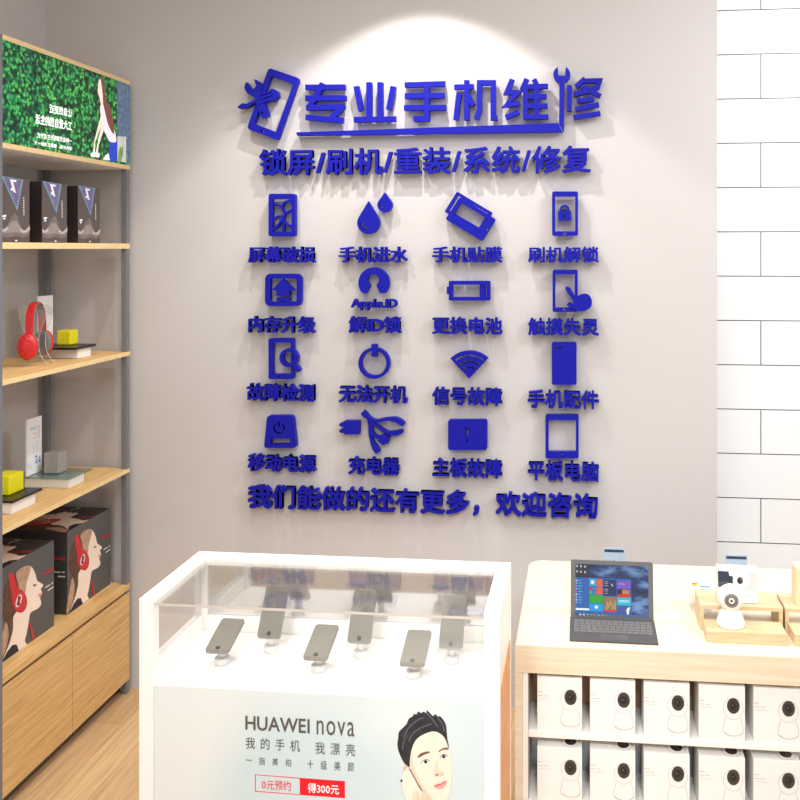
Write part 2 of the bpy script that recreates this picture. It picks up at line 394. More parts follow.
def smooth(pts, n=4, closed=True):
    out = []; N = len(pts)
    for i in range(N if closed else N - 1):
        g = (lambda j: pts[j % N]) if closed else (lambda j: pts[max(0, min(N - 1, j))])
        p0, p1, p2, p3 = g(i - 1), g(i), g(i + 1), g(i + 2)
        for k in range(n):
            t = k / n
            out.append(tuple(.5 * (2 * p1[a] + (p2[a] - p0[a]) * t + (2 * p0[a] - 5 * p1[a] + 4 * p2[a] - p3[a]) * t * t + (3 * p1[a] - p0[a] - 3 * p2[a] + p3[a]) * t ** 3) for a in (0, 1)))
    if not closed: out.append(pts[-1])
    return out

# glyphs -----------------------------------------------------------
_g = {}
def glyph(ch, off=0.0, shear=0.0):
    k = (ch, off, shear)
    if k in _g: return _g[k]
    cu = bpy.data.curves.new('glyph', 'FONT'); cu.body = ch; cu.size = 1; cu.offset = off; cu.resolution_u = 3; cu.shear = shear; cu.fill_mode = 'FRONT'; cu.extrude = 0
    o = bpy.data.objects.new('glyph', cu); me = bpy.data.meshes.new_from_object(o)
    vs = [(v.co.x, v.co.y) for v in me.vertices]; fs = [tuple(p.vertices) for p in me.polygons]
    bpy.data.objects.remove(o); bpy.data.curves.remove(cu); bpy.data.meshes.remove(me)
    _g[k] = (vs, fs); return _g[k]
def layout(s, off=0, track=.0, cjk=1.0):
    """list of (char, verts, faces, x offset) and overall bounds"""
    x = 0; out = []
    for ch in s:
        if ch == ' ': x += .55; continue
        vs, fs = glyph(ch, off)
        if not vs: x += .5; continue
        wide = ord(ch) > 0x2e80
        if wide: dx = x; adv = cjk
        else:
            mn = min(v[0] for v in vs); mxx = max(v[0] for v in vs); e = .0 if ch in 'AWVv' else .05; dx = x - mn + e; adv = mxx - mn + 2 * e
        out.append((ch, [(a + dx, b) for a, b in vs], fs)); x += adv + track
    xs = [v[0] for g in out for v in g[1]]; ys = [v[1] for g in out for v in g[1]]
    return out, (min(xs), max(xs), min(ys), max(ys))
def bold_glyph(bm, vs, fs, f3, N, t, d, mi=0):
    N = Vector(N)
    for k, (dx, dy) in enumerate(((0, 0), (-d, -d), (d, -d), (-d, d), (d, d), (d, 0), (-d, 0), (0, d), (0, -d))):
        glyph_mesh(bm, [(a + dx, b + dy) for a, b in vs], fs, lambda a, b: f3(a, b) - N * (.00006 * k), N, t, mi)
def glyph_mesh(bm, vs, fs, f3, N, t, mi=0):
    """f3 maps plane coords to 3-D; solid extruded back by -N*t"""
    N = Vector(N); top = [bm.verts.new(f3(a, b)) for a, b in vs]; faces = []
    for f in fs:
        try: faces.append(bm.faces.new([top[i] for i in f]))
        except ValueError: pass
    for f in faces:
        f.normal_update()
        if f.normal.dot(N) < 0: f.normal_flip()
        f.material_index = mi
    if t:
        cnt = {}
        for f in fs:
            n = len(f)
            for i in range(n):
                e = (f[i], f[(i + 1) % n]); cnt[e] = cnt.get(e, 0) + 1
        bot = [bm.verts.new(v.co - N * t) for v in top]
        for (a, b) in cnt:
            if (b, a) not in cnt:
                try: f = bm.faces.new((top[b], top[a], bot[a], bot[b])); f.material_index = mi
                except ValueError: pass

# ------------------------------------------------------------------ SETTING
YW = 3.315
def setting():
    struct(box('floor', -2.2, 2.6, -.6, 3.8, -.1, 0, M['floor']))
    struct(box('ceiling', -2.2, 2.6, -.6, 3.8, 3.06, 3.12, M['ceiling']))
    struct(box('wall_back', -2.2, .484, YW, YW + .12, 0, 3.06, M['wall']))
    struct(box('wall_left', -2.2, -2.085, -.6, YW, 0, 3.06, M['wall']))
    struct(box('wall_right', .36, 2.6, 3.55, 3.67, 0, 3.06, M['tiles']))
setting()

# ------------------------------------------------------------------ WALL SIGN
YF = YW - .036                      # front faces of the letters
TD = .024
def wall_shape(name, shapes, T, parent, m=None, t=TD, back=.001, yf=None):
    """shapes: list of [outer, hole...] loops in traced coordinates; T maps them to pixels"""
    mb = MB()
    for k, loops in enumerate(shapes):
        L = [[on_y(*T(x, y), YF) for x, y in lp] for lp in loops]
        mb.prism(L, (0, YF + TD - .00018 * k, 0), (1, 0, 0), (0, 0, 1), (0, -1, 0), t)
    return mb.build(name, m or M['blue'], parent)
def TR(ox, oy, s): return lambda x, y: (ox + x / s, oy + y / s)
S = 800 / 190
def wall_text(s, u0, u1, vt, vb, name, label, off=.03, group=None, track=0.0, parts=True, yf=YF, depth=TD):
    X0, Zt = on_y(u0, vt, yf); X1, _ = on_y(u1, vt, yf); _, Zb = on_y(u0, vb, yf)
    out, (a0, a1, b0, b1) = layout(s, 0, track); a0 -= off; a1 += off; b0 -= off; b1 += off
    f3 = lambda a, b: Vector((X0 + (a - a0) / (a1 - a0) * (X1 - X0), yf, Zb + (b - b0) / (b1 - b0) * (Zt - Zb)))
    t = thing(name, label, 'wall lettering', ((X0 + X1) / 2, YW, Zb), 0, group)
    for ch, vs, fs in out:
        bm = bmesh.new(); bold_glyph(bm, vs, fs, f3, (0, -1, 0), depth, off)
        me = bpy.data.meshes.new('character'); bm.to_mesh(me); bm.free()
        link('slash' if ch == '/' else 'comma' if ch == '，' else 'character', me, M['blue'], t)
    return t
def icon(name, label, u, v):
    X, Z = on_y(u, v, YW); return thing(name, label, 'wall sign icon', (X, YW, Z), 0)

def headline():
    A = TR(280, 60, 800 / 170); B = TR(440, 60, 800 / 170)
    X, Z = on_y(430, 130, YW)
    t = thing('headline_lettering', 'large blue raised headline 专业手机维修 above a tapering bar ending in a wrench', 'wall lettering', (X, YW, Z))
    W = 25
    def ch(T, strokes, w=W):
        wall_shape('character', [[poly(st, w)] if not isinstance(st, dict) else [st['p']] for st in strokes], T, t)
    ch(A, [[(118, 128), (305, 127)], [(118, 179), (308, 178)], [(200, 108), (188, 135), (135, 222)], [(122, 224), (303, 220)], [(297, 212), (240, 275)], [(120, 269), (296, 284)]])
    ch(A, [[(357, 123), (380, 238)], [(418, 104), (418, 280)], [(470, 104), (470, 280)], [(532, 123), (511, 234)], [(347, 280), (543, 277)]])
    ch(A, [[(586, 117), (776, 111)], [(586, 168), (773, 166)], [(583, 224), (780, 223)], [(690, 114), (690, 275), (628, 275)]])
    ch(B, [[(66, 127), (158, 124)], [(125, 94), (125, 283)], [(90, 155), (84, 190), (74, 281)], [(132, 168), (156, 212)], [(170, 278), (185, 235), (185, 106), (250, 106), (250, 271), (269, 271)]], 24)
    ch(B, [[(340, 90), (314, 152), (366, 152), (312, 212), (376, 203)], [(308, 270), (371, 242)], [(408, 88), (386, 140)], [(402, 120), (402, 275)], [(396, 126), (508, 122)], [(442, 90), (460, 125)], [(455, 122), (455, 272)], [(402, 171), (502, 170)], [(402, 216), (506, 215)], [(392, 268), (510, 267)]], 23)
    ch(B, [[(609, 118), (609, 240)], [(683, 86), (640, 124)], [(668, 98), (752, 96), (742, 128), (690, 146), (630, 160)], [(668, 122), (755, 170)], [(644, 192), (724, 182)], [(636, 232), (748, 208)], [(628, 270), (755, 250)]], 22)
    # bar
    A2 = lambda x, y: (x, y)
    wall_shape('bar', [[[(296, 132.3), (558, 123), (563, 132), (297, 135.6)]]], A2, t)
    # wrench
    head = arc(573, 68, 40, -62, 242, 26)
    jaw = [(554, 50), (556, 72), (588, 72), (590, 50)]
    pts = arc(573, 68, 40, -62, 62, 12) + [(586, 104), (583, 338), (560, 300), (562, 104)] + arc(573, 68, 40, 118, 242, 12) + [(556, 56), (557, 74), (588, 74), (590, 56)]
    wall_shape('wrench', [[pts]], B, t)
headline()
wall_text('锁屏/刷机/重装/系统/修复', 259, 591, 149, 175.5, 'subtitle_lettering', 'blue raised subtitle 锁屏/刷机/重装/系统/修复 under the headline bar', .018)
wall_text('我们能做的还有更多，欢迎咨询', 247.5, 598, 485, 508.8, 'bottom_line_lettering', 'blue raised bottom line 我们能做的还有更多，欢迎咨询 along the foot of the sign', .024)
caps = [
 ('屏幕破损', 247.8, 314.8, 246.5, 262.6, 'cracked phone'), ('手机进水', 338.5, 407, 246.5, 262.6, 'two water drops'), ('手机贴膜', 431.9, 502, 246.5, 262.6, 'tilted phone with film'), ('刷机解锁', 528, 599, 246.5, 262.6, 'phone with padlock'),
 ('内存升级', 248, 314.5, 316, 332.7, 'square with up arrow'), ('解ID锁', 348.5, 401, 316.3, 332.9, 'head in a round badge'), ('更换电池', 432, 502, 317, 334.2, 'battery'), ('触摸失灵', 528, 599, 318, 335.4, 'hand touching a phone'),
 ('故障检测', 246.5, 314, 383.4, 400.8, 'phone with magnifier'), ('无法开机', 338.5, 407, 385.2, 402.6, 'power ring'), ('信号故障', 432, 502, 387, 405, 'signal fan'), ('手机配件', 527.5, 599, 390, 408, 'solid phone case'),
 ('移动电源', 247.5, 315, 454, 471.3, 'power bank'), ('充电器', 348, 399, 456.8, 474.5, 'charger plug and cables'), ('主板故障', 432, 502, 458.4, 476.8, 'board with exclamation mark'), ('平板电脑', 527.5, 599, 461, 480.4, 'tablet outline')]
for s, a, b, c, d, k in caps:
    wall_text(s, a, b, c, d, 'caption_lettering', 'blue raised caption %s below the %s icon' % (s, k), .026, 'captions below the sign icons')

def icons():
    T1 = TR(235, 65, 10); I = lambda x, y: (x, y)
    t = icon('phone_and_tools_icon', 'large blue tilted phone outline crossed by a wrench and screwdriver beside the headline', 262, 138)
    def frame(T, outer, inner): return [outer] + inner
    wall_shape('phone_outline', [[rpoly([(336, 27), (645, 132), (428, 754), (118, 636)], 36), [(360, 110), (582, 188), (408, 668), (190, 585)], ell(272, 660, 17, 14, 10)]], T1, t)
    wall_shape('wrench', [[smooth([(120, 172), (158, 232), (190, 238), (215, 205), (192, 142), (262, 180), (278, 235), (262, 290), (335, 480), (322, 515), (290, 527), (255, 505), (195, 320), (130, 290), (97, 225)], 2), ell(275, 478, 13, 14, 10)]], T1, t, t=.028)
    wall_shape('screwdriver', [[[(28, 425), (75, 385), (125, 388), (205, 348), (225, 312), (350, 258)] + arc(375, 300, 60, -100, 70, 8) + [(340, 358), (235, 402), (205, 378), (125, 425), (45, 437)], poly([(240, 322), (372, 275)], 10), poly([(245, 358), (380, 308)], 10)]], T1, t, t=.031)
    P = TR(230, 50, S)
    t = icon('cracked_phone_icon', 'blue cracked phone icon above the caption 屏幕破损', 282, 236)
    wall_shape('phone_outline', [[rrect(162, 605, 275, 785, 10), [(179, 627), (259, 627), (259, 764), (179, 764)]]], P, t)
    wall_shape('crack', [[poly([(179, 645), (215, 660), (228, 640), (259, 630)], 8)], [poly([(215, 660), (228, 690), (218, 715), (240, 735), (259, 745)], 9)], [poly([(259, 672), (228, 690)], 8)], [poly([(179, 715), (200, 700), (224, 700)], 8)], [poly([(218, 712), (200, 740), (179, 755)], 9)], [poly([(225, 725), (222, 764)], 8)], [[(259, 627), (259, 650), (238, 636)]]], P, t, t=TD - .002)
    t = icon('water_drops_icon', 'blue icon of a large and a small water drop', 372, 236)
    big = [(580, 637)] + arc(582, 726, 48, -40, 220, 22)[0:] 
    def drop(cx, cy, r, ty, T, hx, hy, hr):
        return [[(cx, ty)] + arc(cx, cy, r, -28, 208, 22), smooth([(hx - hr, hy - hr * .9), (hx - hr * .2, hy + hr * .1), (hx + hr * .9, hy + hr * .45), (hx + hr * .1, hy + hr * .75), (hx - hr * .8, hy + hr * .1)], 2)]
    wall_shape('drop', [drop(582, 728, 47, 637, P, 566, 740, 20)], P, t)
    wall_shape('drop', [drop(651, 652, 31, 600, P, 642, 660, 12)], P, t)
    P2 = TR(420, 180, S)
    t = icon('screen_film_icon', 'blue tilted phone outline with a protective film sheet icon above the caption 手机贴膜', 470, 242)
    wall_shape('film_outline', [[rpoly([(155, 48), (305, 138), (252, 220), (102, 134)], 6), [(160, 66), (284, 141), (247, 200), (122, 128)]]], P2, t, t=TD - .004)
    wall_shape('phone_outline', [[rpoly([(168, 70), (319, 166), (262, 258), (107, 165)], 9), [(172, 96), (284, 163), (250, 220), (138, 150)], ell(280, 208, 7, 7, 10)]], P2, t)
    t = icon('phone_and_padlock_icon', 'blue phone outline with a padlock inside above the caption 刷机解锁', 565, 236)
    wall_shape('phone_outline', [[rrect(556, 48, 665, 235, 8), [(569, 69), (653, 69), (653, 216), (569, 216)], ell(610, 226, 6, 4, 10)]], P2, t)
    wall_shape('padlock', [[rrect(582, 130, 636, 171, 3), rrect(605, 143, 612, 160, 3, 3)], [arc(609, 125, 21, 180, 360, 12) + [(630, 134), (621, 134)] + arc(609, 125, 12, 360, 180, 12) + [(597, 134), (588, 134)]]], P2, t)
    t = icon('memory_upgrade_icon', 'blue rounded square with an up arrow icon above the caption 内存升级', 283, 306)
    P3 = TR(230, 180, S)
    wall_shape('square_outline', [[rrect(147, 395, 300, 531, 22), rrect(169, 415, 280, 512, 6)]], P3, t)
    wall_shape('arrow', [[[(222, 416), (272, 465), (250, 465), (250, 488), (196, 488), (196, 465), (174, 465)]], [[(196, 495), (250, 495), (250, 509), (196, 509)]]], P3, t)
    t = icon('account_badge_icon', 'blue round badge with a head cut out over the words Apple.ID', 373, 294)
    pts = arc(605, 433, 65, 139, 401, 30) + [(632, 478), (625, 462), (618, 450)] + arc(603, 420, 24, 50, -230, 18)[0:] + [(588, 450), (582, 462), (574, 478)]
    wall_shape('badge', [[pts]], P3, t)
    o, bb = layout('Apple.ID'); X0, Zt = on_y(351, 299.2, YF); X1, _ = on_y(396.5, 299, YF); _, Zb = on_y(351, 310, YF)
    a0, a1, b0, b1 = bb
    for ch, vs, fs in o:
        bm = bmesh.new(); bold_glyph(bm, vs, fs, lambda a, b: Vector((X0 + (a - a0) / (a1 - a0) * (X1 - X0), YF, Zb + (b - b0) / (b1 - b0) * (Zt - Zb))), (0, -1, 0), TD, .03)
        me = bpy.data.meshes.new('character'); bm.to_mesh(me); bm.free(); link('character', me, M['blue'], t)
    t = icon('battery_icon', 'blue battery outline nearly empty with one block at its right end', 470, 301)
    wall_shape('battery_outline', [[rrect(121, 425, 295, 508, 6), [(137, 441), (280, 441), (280, 493), (137, 493)]]], P2, t)
    wall_shape('terminal', [[rrect(112, 450, 124, 481, 3)]], P2, t, t=TD - .003)
    wall_shape('charge_block', [[[(251, 441), (275, 441), (275, 497), (251, 497)]]], P2, t, t=TD - .003)
    t = icon('phone_and_hand_icon', 'blue phone outline touched by a pointing hand above the caption 触摸失灵', 572, 312)
    wall_shape('phone_outline', [[rrect(558, 378, 664, 556, 8), [(570, 397), (651, 397), (651, 538), (570, 538)], ell(606, 547, 6, 4, 10)]], P2, t)
    wall_shape('hand', [[smooth([(612, 460), (616, 450), (630, 454), (645, 478), (657, 492), (680, 481), (708, 482), (723, 505), (720, 532), (700, 548), (668, 553), (640, 540), (618, 526), (630, 516), (648, 522), (640, 502)], 3)]], P2, t, t=.029)
    P4 = TR(230, 330, S)
    t = icon('phone_and_magnifier_icon', 'blue phone outline with a magnifying glass icon above the caption 故障检测', 283, 379)
    wall_shape('phone_outline', [[rrect(162, 35, 268, 207, 8), [(180, 53), (256, 53), (256, 186), (180, 186)], ell(210, 197, 6, 4, 10)]], P4, t)
    wall_shape('magnifier', [[ell(248, 117, 39, 39, 26), ell(248, 117, 25, 25, 20)], [seg(266, 143, 292, 174, 17)]], P4, t, t=.028)
    t = icon('power_ring_icon', 'blue power button ring icon above the caption 无法开机', 374, 379)
    wall_shape('ring', [[ell(606, 140, 66, 66, 40), ell(606, 140, 52, 52, 36)]], P4, t)
    wall_shape('bar', [[[(596, 60), (618, 60), (618, 112), (596, 112)]]], P4, t, t=.027)
    P5 = TR(420, 330, S)
    t = icon('signal_icon', 'blue fan of signal arcs icon above the caption 信号故障', 470, 378)
    cx, cy = 207, 205
    wall_shape('signal_fan', [[[(cx, cy)] + arc(cx, cy, 117, 227, 313, 24), arc(cx, cy, 100, 231, 309, 14) + arc(cx, cy, 92, 309, 231, 14), arc(cx, cy, 76, 233, 307, 12) + arc(cx, cy, 68, 307, 233, 12), arc(cx, cy, 52, 235, 305, 10) + arc(cx, cy, 44, 305, 235, 10)]], P5, t)
    t = icon('phone_case_icon', 'solid blue phone case icon with a camera slot above the caption 手机配件', 564, 385)
    wall_shape('case', [[rrect(555, 52, 659, 231, 8), rrect(571, 70, 602, 78, 2)]], P5, t)
    t = icon('power_bank_icon', 'solid blue power bank icon with power symbol above the caption 移动电源', 280, 447)
    wall_shape('power_bank', [[rpoly([(156, 360), (266, 360), (280, 497), (142, 497)], 16), [(171, 457), (252, 457), (252, 480), (171, 480)],
        arc(206, 412, 25, -55, 235, 18) + arc(206, 412, 18, 235, -55, 18), [(203, 383), (209, 383), (209, 410), (203, 410)]]], P4, t)
    t = icon('charger_icon', 'blue charger plug and splayed charging cables icon above the caption 充电器', 373, 454)
    wall_shape('plug', [[rrect(480, 382, 545, 440, 5)], [smooth([(484, 392), (468, 390), (458, 400), (470, 408), (484, 407)], 2)], [smooth([(484, 420), (470, 415), (458, 426), (470, 434), (484, 432)], 2)]], P4, t)
    wall_shape('cable', [[poly(smooth([(556, 346), (580, 368), (615, 384), (660, 376), (700, 380), (732, 400)], 3, False), [20, 22, 20, 15, 12, 11, 11, 13, 13, 13, 15, 20, 22, 22, 20, 16])]], P4, t)
    wall_shape('cable', [[poly(smooth([(572, 362), (590, 385), (625, 410), (660, 432), (695, 436), (727, 426)], 3, False), [13, 12, 11, 11, 11, 11, 11, 11, 11, 12, 14, 20, 22, 20, 18, 14])]], P4, t, t=TD - .002)
    wall_shape('cable', [[poly(smooth([(578, 366), (586, 400), (588, 440), (600, 480), (622, 518)], 3, False), [11] * 7 + [12, 14, 18, 24, 24, 20])]], P4, t, t=TD - .003)
    wall_shape('cable', [[poly(smooth([(596, 396), (592, 425), (610, 448), (632, 456)], 3, False), 13)], [smooth([(625, 450), (648, 436), (672, 452), (665, 478), (640, 486), (622, 470)], 1)]], P4, t, t=TD - .004)
    t = icon('main_board_icon', 'solid blue rounded board icon with an exclamation mark above the caption 主板故障', 468, 450)
    wall_shape('board', [[rrect(118, 378, 282, 506, 10), [(191, 412), (205, 412), (201, 455), (195, 455)], ell(198, 467, 5, 5, 8)]], P5, t)
    t = icon('tablet_icon', 'blue tablet outline icon above the caption 平板电脑', 562, 458)
    wall_shape('tablet_outline', [[rrect(528, 357, 668, 541, 8), [(541, 380), (656, 380), (656, 513), (541, 513)], ell(598, 528, 6, 5, 10)]], P5, t)
icons()

# ------------------------------------------------------------------ PRINTS
class Print:
    """flat printed artwork on a plane: layered faces in one mesh; f3(a,b,layer)->3D"""
    def __init__(s, f3, N): s.f3 = f3; s.N = Vector(N); s.bm = bmesh.new(); s.mats = []; s.k = 0
    def _mi(s, m):
        if m not in s.mats: s.mats.append(m)
        return s.mats.index(m)
    def shape(s, loops, m, k=None):
        s.k += 1; lay = s.k if k is None else k; mi = s._mi(m)
        flat = [p for lp in loops for p in lp]
        tri = tessellate_polygon([[Vector((a, b, 0)) for a, b in lp] for lp in loops])
        vs = [s.bm.verts.new(s.f3(a, b) + s.N * (.0003 + .00012 * lay)) for a, b in flat]
        for t3 in tri:
            if len(set(t3)) < 3: continue
            try: f = s.bm.faces.new([vs[i] for i in t3])
            except ValueError: continue
            f.normal_update(); f.material_index = mi
            if f.normal.dot(s.N) < 0: f.normal_flip()
        return s
    def text(s, st, a0, a1, b0, b1, m, off=0, skew=0, mirror=False, track=0):
        """a0..a1 along, b0 bottom b1 top at the left end; skew moves b along a"""
        s.k += 1; out, (x0, x1, y0, y1) = layout(st, 0, track); mi = s._mi(m)
        offs = [(0, 0)] if off <= 0 else [(0, 0), (-off, 0), (off, 0), (0, off), (0, -off)]
        for ch, vs, fs in out:
            def g(a, b):
                q = (a - x0) / (x1 - x0)
                if mirror: q = 1 - q
                return s.f3(a0 + q * (a1 - a0), b0 + (b - y0) / (y1 - y0) * (b1 - b0) + skew * q) + s.N * (.0003 + .00012 * s.k)
            for q, (ox, oy) in enumerate(offs):
                V = [s.bm.verts.new(g(a + ox, b + oy) + s.N * .00002 * q) for a, b in vs]
                for f in fs:
                    try: ff = s.bm.faces.new([V[i] for i in f])
                    except ValueError: continue
                    ff.normal_update(); ff.material_index = mi
                    if ff.normal.dot(s.N) < 0: ff.normal_flip()
        return s
    def build(s, name, parent):
        me = bpy.data.meshes.new(name); s.bm.to_mesh(me); s.bm.free(); return link(name, me, s.mats, parent)

# ------------------------------------------------------------------ SHELF UNIT
SX, SB, SY0, SY1 = -1.722, -2.066, 2.492, 3.288
def shelf_unit():
    t = thing('shelf_unit', 'tall oak and grey steel shelving unit with cabinet doors and ivy picture', 'shelf', (SX, SY1, 0))
    def post(x, y): box('post', x, x + .022, y, y + .022, 0, 2.339, M['steel'], t, .001)
    post(SX - .0245, SY1 - .0235); post(SB, SY1 - .0235); post(SX - .0215, SY0 + .008); post(SB, SY0 + .008)
    for i, (zb, zt) in enumerate(((2.325, 2.340), (2.000, 2.016), (1.697, 1.717), (1.288, 1.304), (.842, .857))):
        mb = MB(); mb.box(SB + .002, SX - .0003 if i else SX - .0003, SY0 + .031, SY1 - .001, zb, zt, .001)
        o = mb.build('shelf_board', [M['oak'], M['edge'], M['shelf_under']], t)
        for p in o.data.polygons:
            if p.normal.x > .9: p.material_index = 1
            if p.normal.z < -.9: p.material_index = 2 if i in (0, 1, 2) else 0
    box('shelf_board', SB + .002, SX - .0003, SY0 + .031, SY1 - .001, .395, .417, M['oak'], t, .001)
    # picture box between the two top boards
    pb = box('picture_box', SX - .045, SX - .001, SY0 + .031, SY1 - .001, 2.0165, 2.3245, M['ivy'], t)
    f3 = lambda a, b: Vector((SX - .001, min(a, SY1 - .0015), min(b, 2.3235)))
    P = Print(f3, (1, 0, 0)); G = lambda x, y: on_x(30 + x / 6.667, 50 + y / 6.667, SX - .001)
    Q = lambda pts: [[G(x, y) for x, y in pts]]
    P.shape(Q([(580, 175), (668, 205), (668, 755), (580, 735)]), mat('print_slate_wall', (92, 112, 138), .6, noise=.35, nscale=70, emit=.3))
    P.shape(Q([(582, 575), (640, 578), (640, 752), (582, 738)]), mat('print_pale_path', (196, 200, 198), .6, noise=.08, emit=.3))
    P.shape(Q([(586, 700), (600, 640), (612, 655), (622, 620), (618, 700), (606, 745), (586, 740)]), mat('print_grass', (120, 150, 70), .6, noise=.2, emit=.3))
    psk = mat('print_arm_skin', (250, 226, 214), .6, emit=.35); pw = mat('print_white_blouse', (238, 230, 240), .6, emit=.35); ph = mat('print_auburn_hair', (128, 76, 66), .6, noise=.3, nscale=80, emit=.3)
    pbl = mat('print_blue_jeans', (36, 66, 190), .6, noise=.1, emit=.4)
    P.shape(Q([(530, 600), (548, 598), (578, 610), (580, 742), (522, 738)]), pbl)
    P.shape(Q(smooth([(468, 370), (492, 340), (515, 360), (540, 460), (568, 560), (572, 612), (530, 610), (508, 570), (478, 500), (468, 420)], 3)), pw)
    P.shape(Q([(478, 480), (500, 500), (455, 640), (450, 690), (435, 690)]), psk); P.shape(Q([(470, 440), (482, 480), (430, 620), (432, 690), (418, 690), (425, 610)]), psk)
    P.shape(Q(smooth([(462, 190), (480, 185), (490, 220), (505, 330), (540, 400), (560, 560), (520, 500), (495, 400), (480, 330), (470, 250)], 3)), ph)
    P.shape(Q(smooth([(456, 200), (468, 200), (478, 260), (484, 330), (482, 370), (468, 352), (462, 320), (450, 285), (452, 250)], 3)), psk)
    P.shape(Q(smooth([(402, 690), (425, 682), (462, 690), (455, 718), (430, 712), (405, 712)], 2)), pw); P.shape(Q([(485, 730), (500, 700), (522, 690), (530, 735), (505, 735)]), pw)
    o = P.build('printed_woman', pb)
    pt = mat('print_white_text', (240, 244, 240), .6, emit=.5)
    G2 = lambda x, y: on_x(30 + x / 14.545, 100 + y / 14.545, SX - .001)
    def mt(s, x0, x1, yt0, yb0, dy, off):
        a0, bt = G2(x0, yt0); _, bb = G2(x0, yb0); a1, be = G2(x1, yt0 + dy)
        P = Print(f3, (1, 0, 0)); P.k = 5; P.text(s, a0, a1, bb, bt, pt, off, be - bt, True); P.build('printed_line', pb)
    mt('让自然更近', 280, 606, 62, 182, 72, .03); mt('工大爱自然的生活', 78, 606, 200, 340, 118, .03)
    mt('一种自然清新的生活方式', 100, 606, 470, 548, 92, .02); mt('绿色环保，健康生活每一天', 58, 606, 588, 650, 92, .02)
    # cabinet
    zt, zb = .388, .05
    MB().box(SB + .002, SX - .024, SY0 + .031, SY1 - .001, zb, .3945).build('cabinet_body', M['oak'], t)
    box('door', SX - .023, SX - .002, SY0 + .033, 2.896, zb, zt - .006, M['oak'], t, .001)
    box('door', SX - .023, SX - .002, 2.899, SY1 - .002, zb, zt - .006, M['oak'], t, .001)
    box('finger_rail', SX - .0235, SX - .010, SY0 + .033, SY1 - .002, zt - .005, .3945, M['slot'], t)
    box('plinth', SB + .01, SX - .04, SY0 + .033, SY1 - .002, 0, zb - .0005, M['boxbrown'], t)
shelf_unit()

# phone cartons with triangle
def tri_box():
    y0, y1, zb, zt, X = 0, .144, 0, .1995, 0
    t = thing('phone_carton', 'x', 'box', (-1.75, 2.975, 1.7175), 0, 'dark phone cartons on the upper shelf')
    o = MB().box(-.11, 0, 0, .144, 0, .1995, .001).build('carton', [M['boxbrown'], M['boxblack']], t, False)
    for p in o.data.polygons:
        if p.normal.y < -.9: p.material_index = 1
    f3 = lambda a, b: Vector((-1.75, 2.975 + a, 1.7175 + b)); P = Print(f3, (1, 0, 0))
    # traced on the third carton of the photograph (11..400 px crop)
    def G(x, y): return ((x - 568) / 160 * .144, (605 - y) / 405 * .1995)
    tri1 = mat('print_teal_foil', (104, 150, 168), .4, noise=.15, nscale=60); tri2 = mat('print_violet_foil', (112, 98, 142), .4, noise=.2, nscale=60)
    P.shape([[G(570, 196), G(692, 204), G(658, 405)]], tri1)
    P.shape([[G(584, 202), G(680, 209), G(656, 385)]], tri2)
    P.shape([[G(*p) for p in poly([(652, 219), (625, 217), (643, 290)], 13)]], M['p_white'])
    P.shape([[G(*p) for p in ell(628, 273, 8, 9, 14)]], M['p_white'])
    P.shape([[G(*p) for p in poly([(630, 268), (650, 292)], 6)]], M['p_white'])
    lg = mat('print_silver_wave', (112, 102, 98), .4, noise=.15, nscale=30); lg2 = mat('print_mid_wave', (140, 131, 127), .4, noise=.12, nscale=30); lg3 = mat('print_bright_wave', (186, 178, 172), .4, noise=.1, nscale=30)
    hump = [(570, 505), (582, 524), (600, 500), (622, 450), (645, 424), (662, 452), (676, 505), (694, 528), (712, 512), (726, 478)]
    P.shape([[G(*p) for p in smooth(hump, 3, False) + [(726, 560), (690, 575), (640, 566), (600, 578), (570, 565)]]], lg)
    P.shape([[G(*p) for p in smooth([(570, 512), (582, 526), (600, 510), (625, 478), (648, 470), (668, 500), (694, 530), (712, 516), (726, 495), (726, 535), (694, 552), (648, 540), (600, 548), (570, 540)], 3)]], lg2)
    P.shape([[G(*p) for p in smooth([(570, 514), (582, 525), (598, 512), (608, 520), (594, 536), (570, 538)], 3)]], lg3)
    P.shape([[G(*p) for p in smooth([(672, 516), (694, 530), (714, 516), (726, 506), (722, 524), (694, 542), (676, 534)], 3)]], lg3)
    for k in range(8):
        yy = 318 + k * 15; P.shape([[G(688, yy), G(695, yy), G(695, yy + 8), G(688, yy + 8)]], M['p_lgrey'])
    P.shape([[G(574, 440), G(594, 434), G(594, 446), G(574, 452)]], M['p_white']); P.shape([[G(578, 456), G(590, 452), G(590, 462), G(578, 466)]], M['p_white'])
    P.shape([[G(642, 590), G(654, 590), G(654, 598), G(642, 598)]], M['p_white'])
    P.build('printed_front', o)
    return t
a = tri_box(); a['label'] = 'dark phone carton with foil triangle, right-hand one nearest the back wall'
b = copy_tree(a, label='dark phone carton with foil triangle, middle one of three on the shelf'); b.location.y = 2.764
c = copy_tree(a, label='dark phone carton with foil triangle, left-hand one nearest the front post'); c.location.y = 2.554

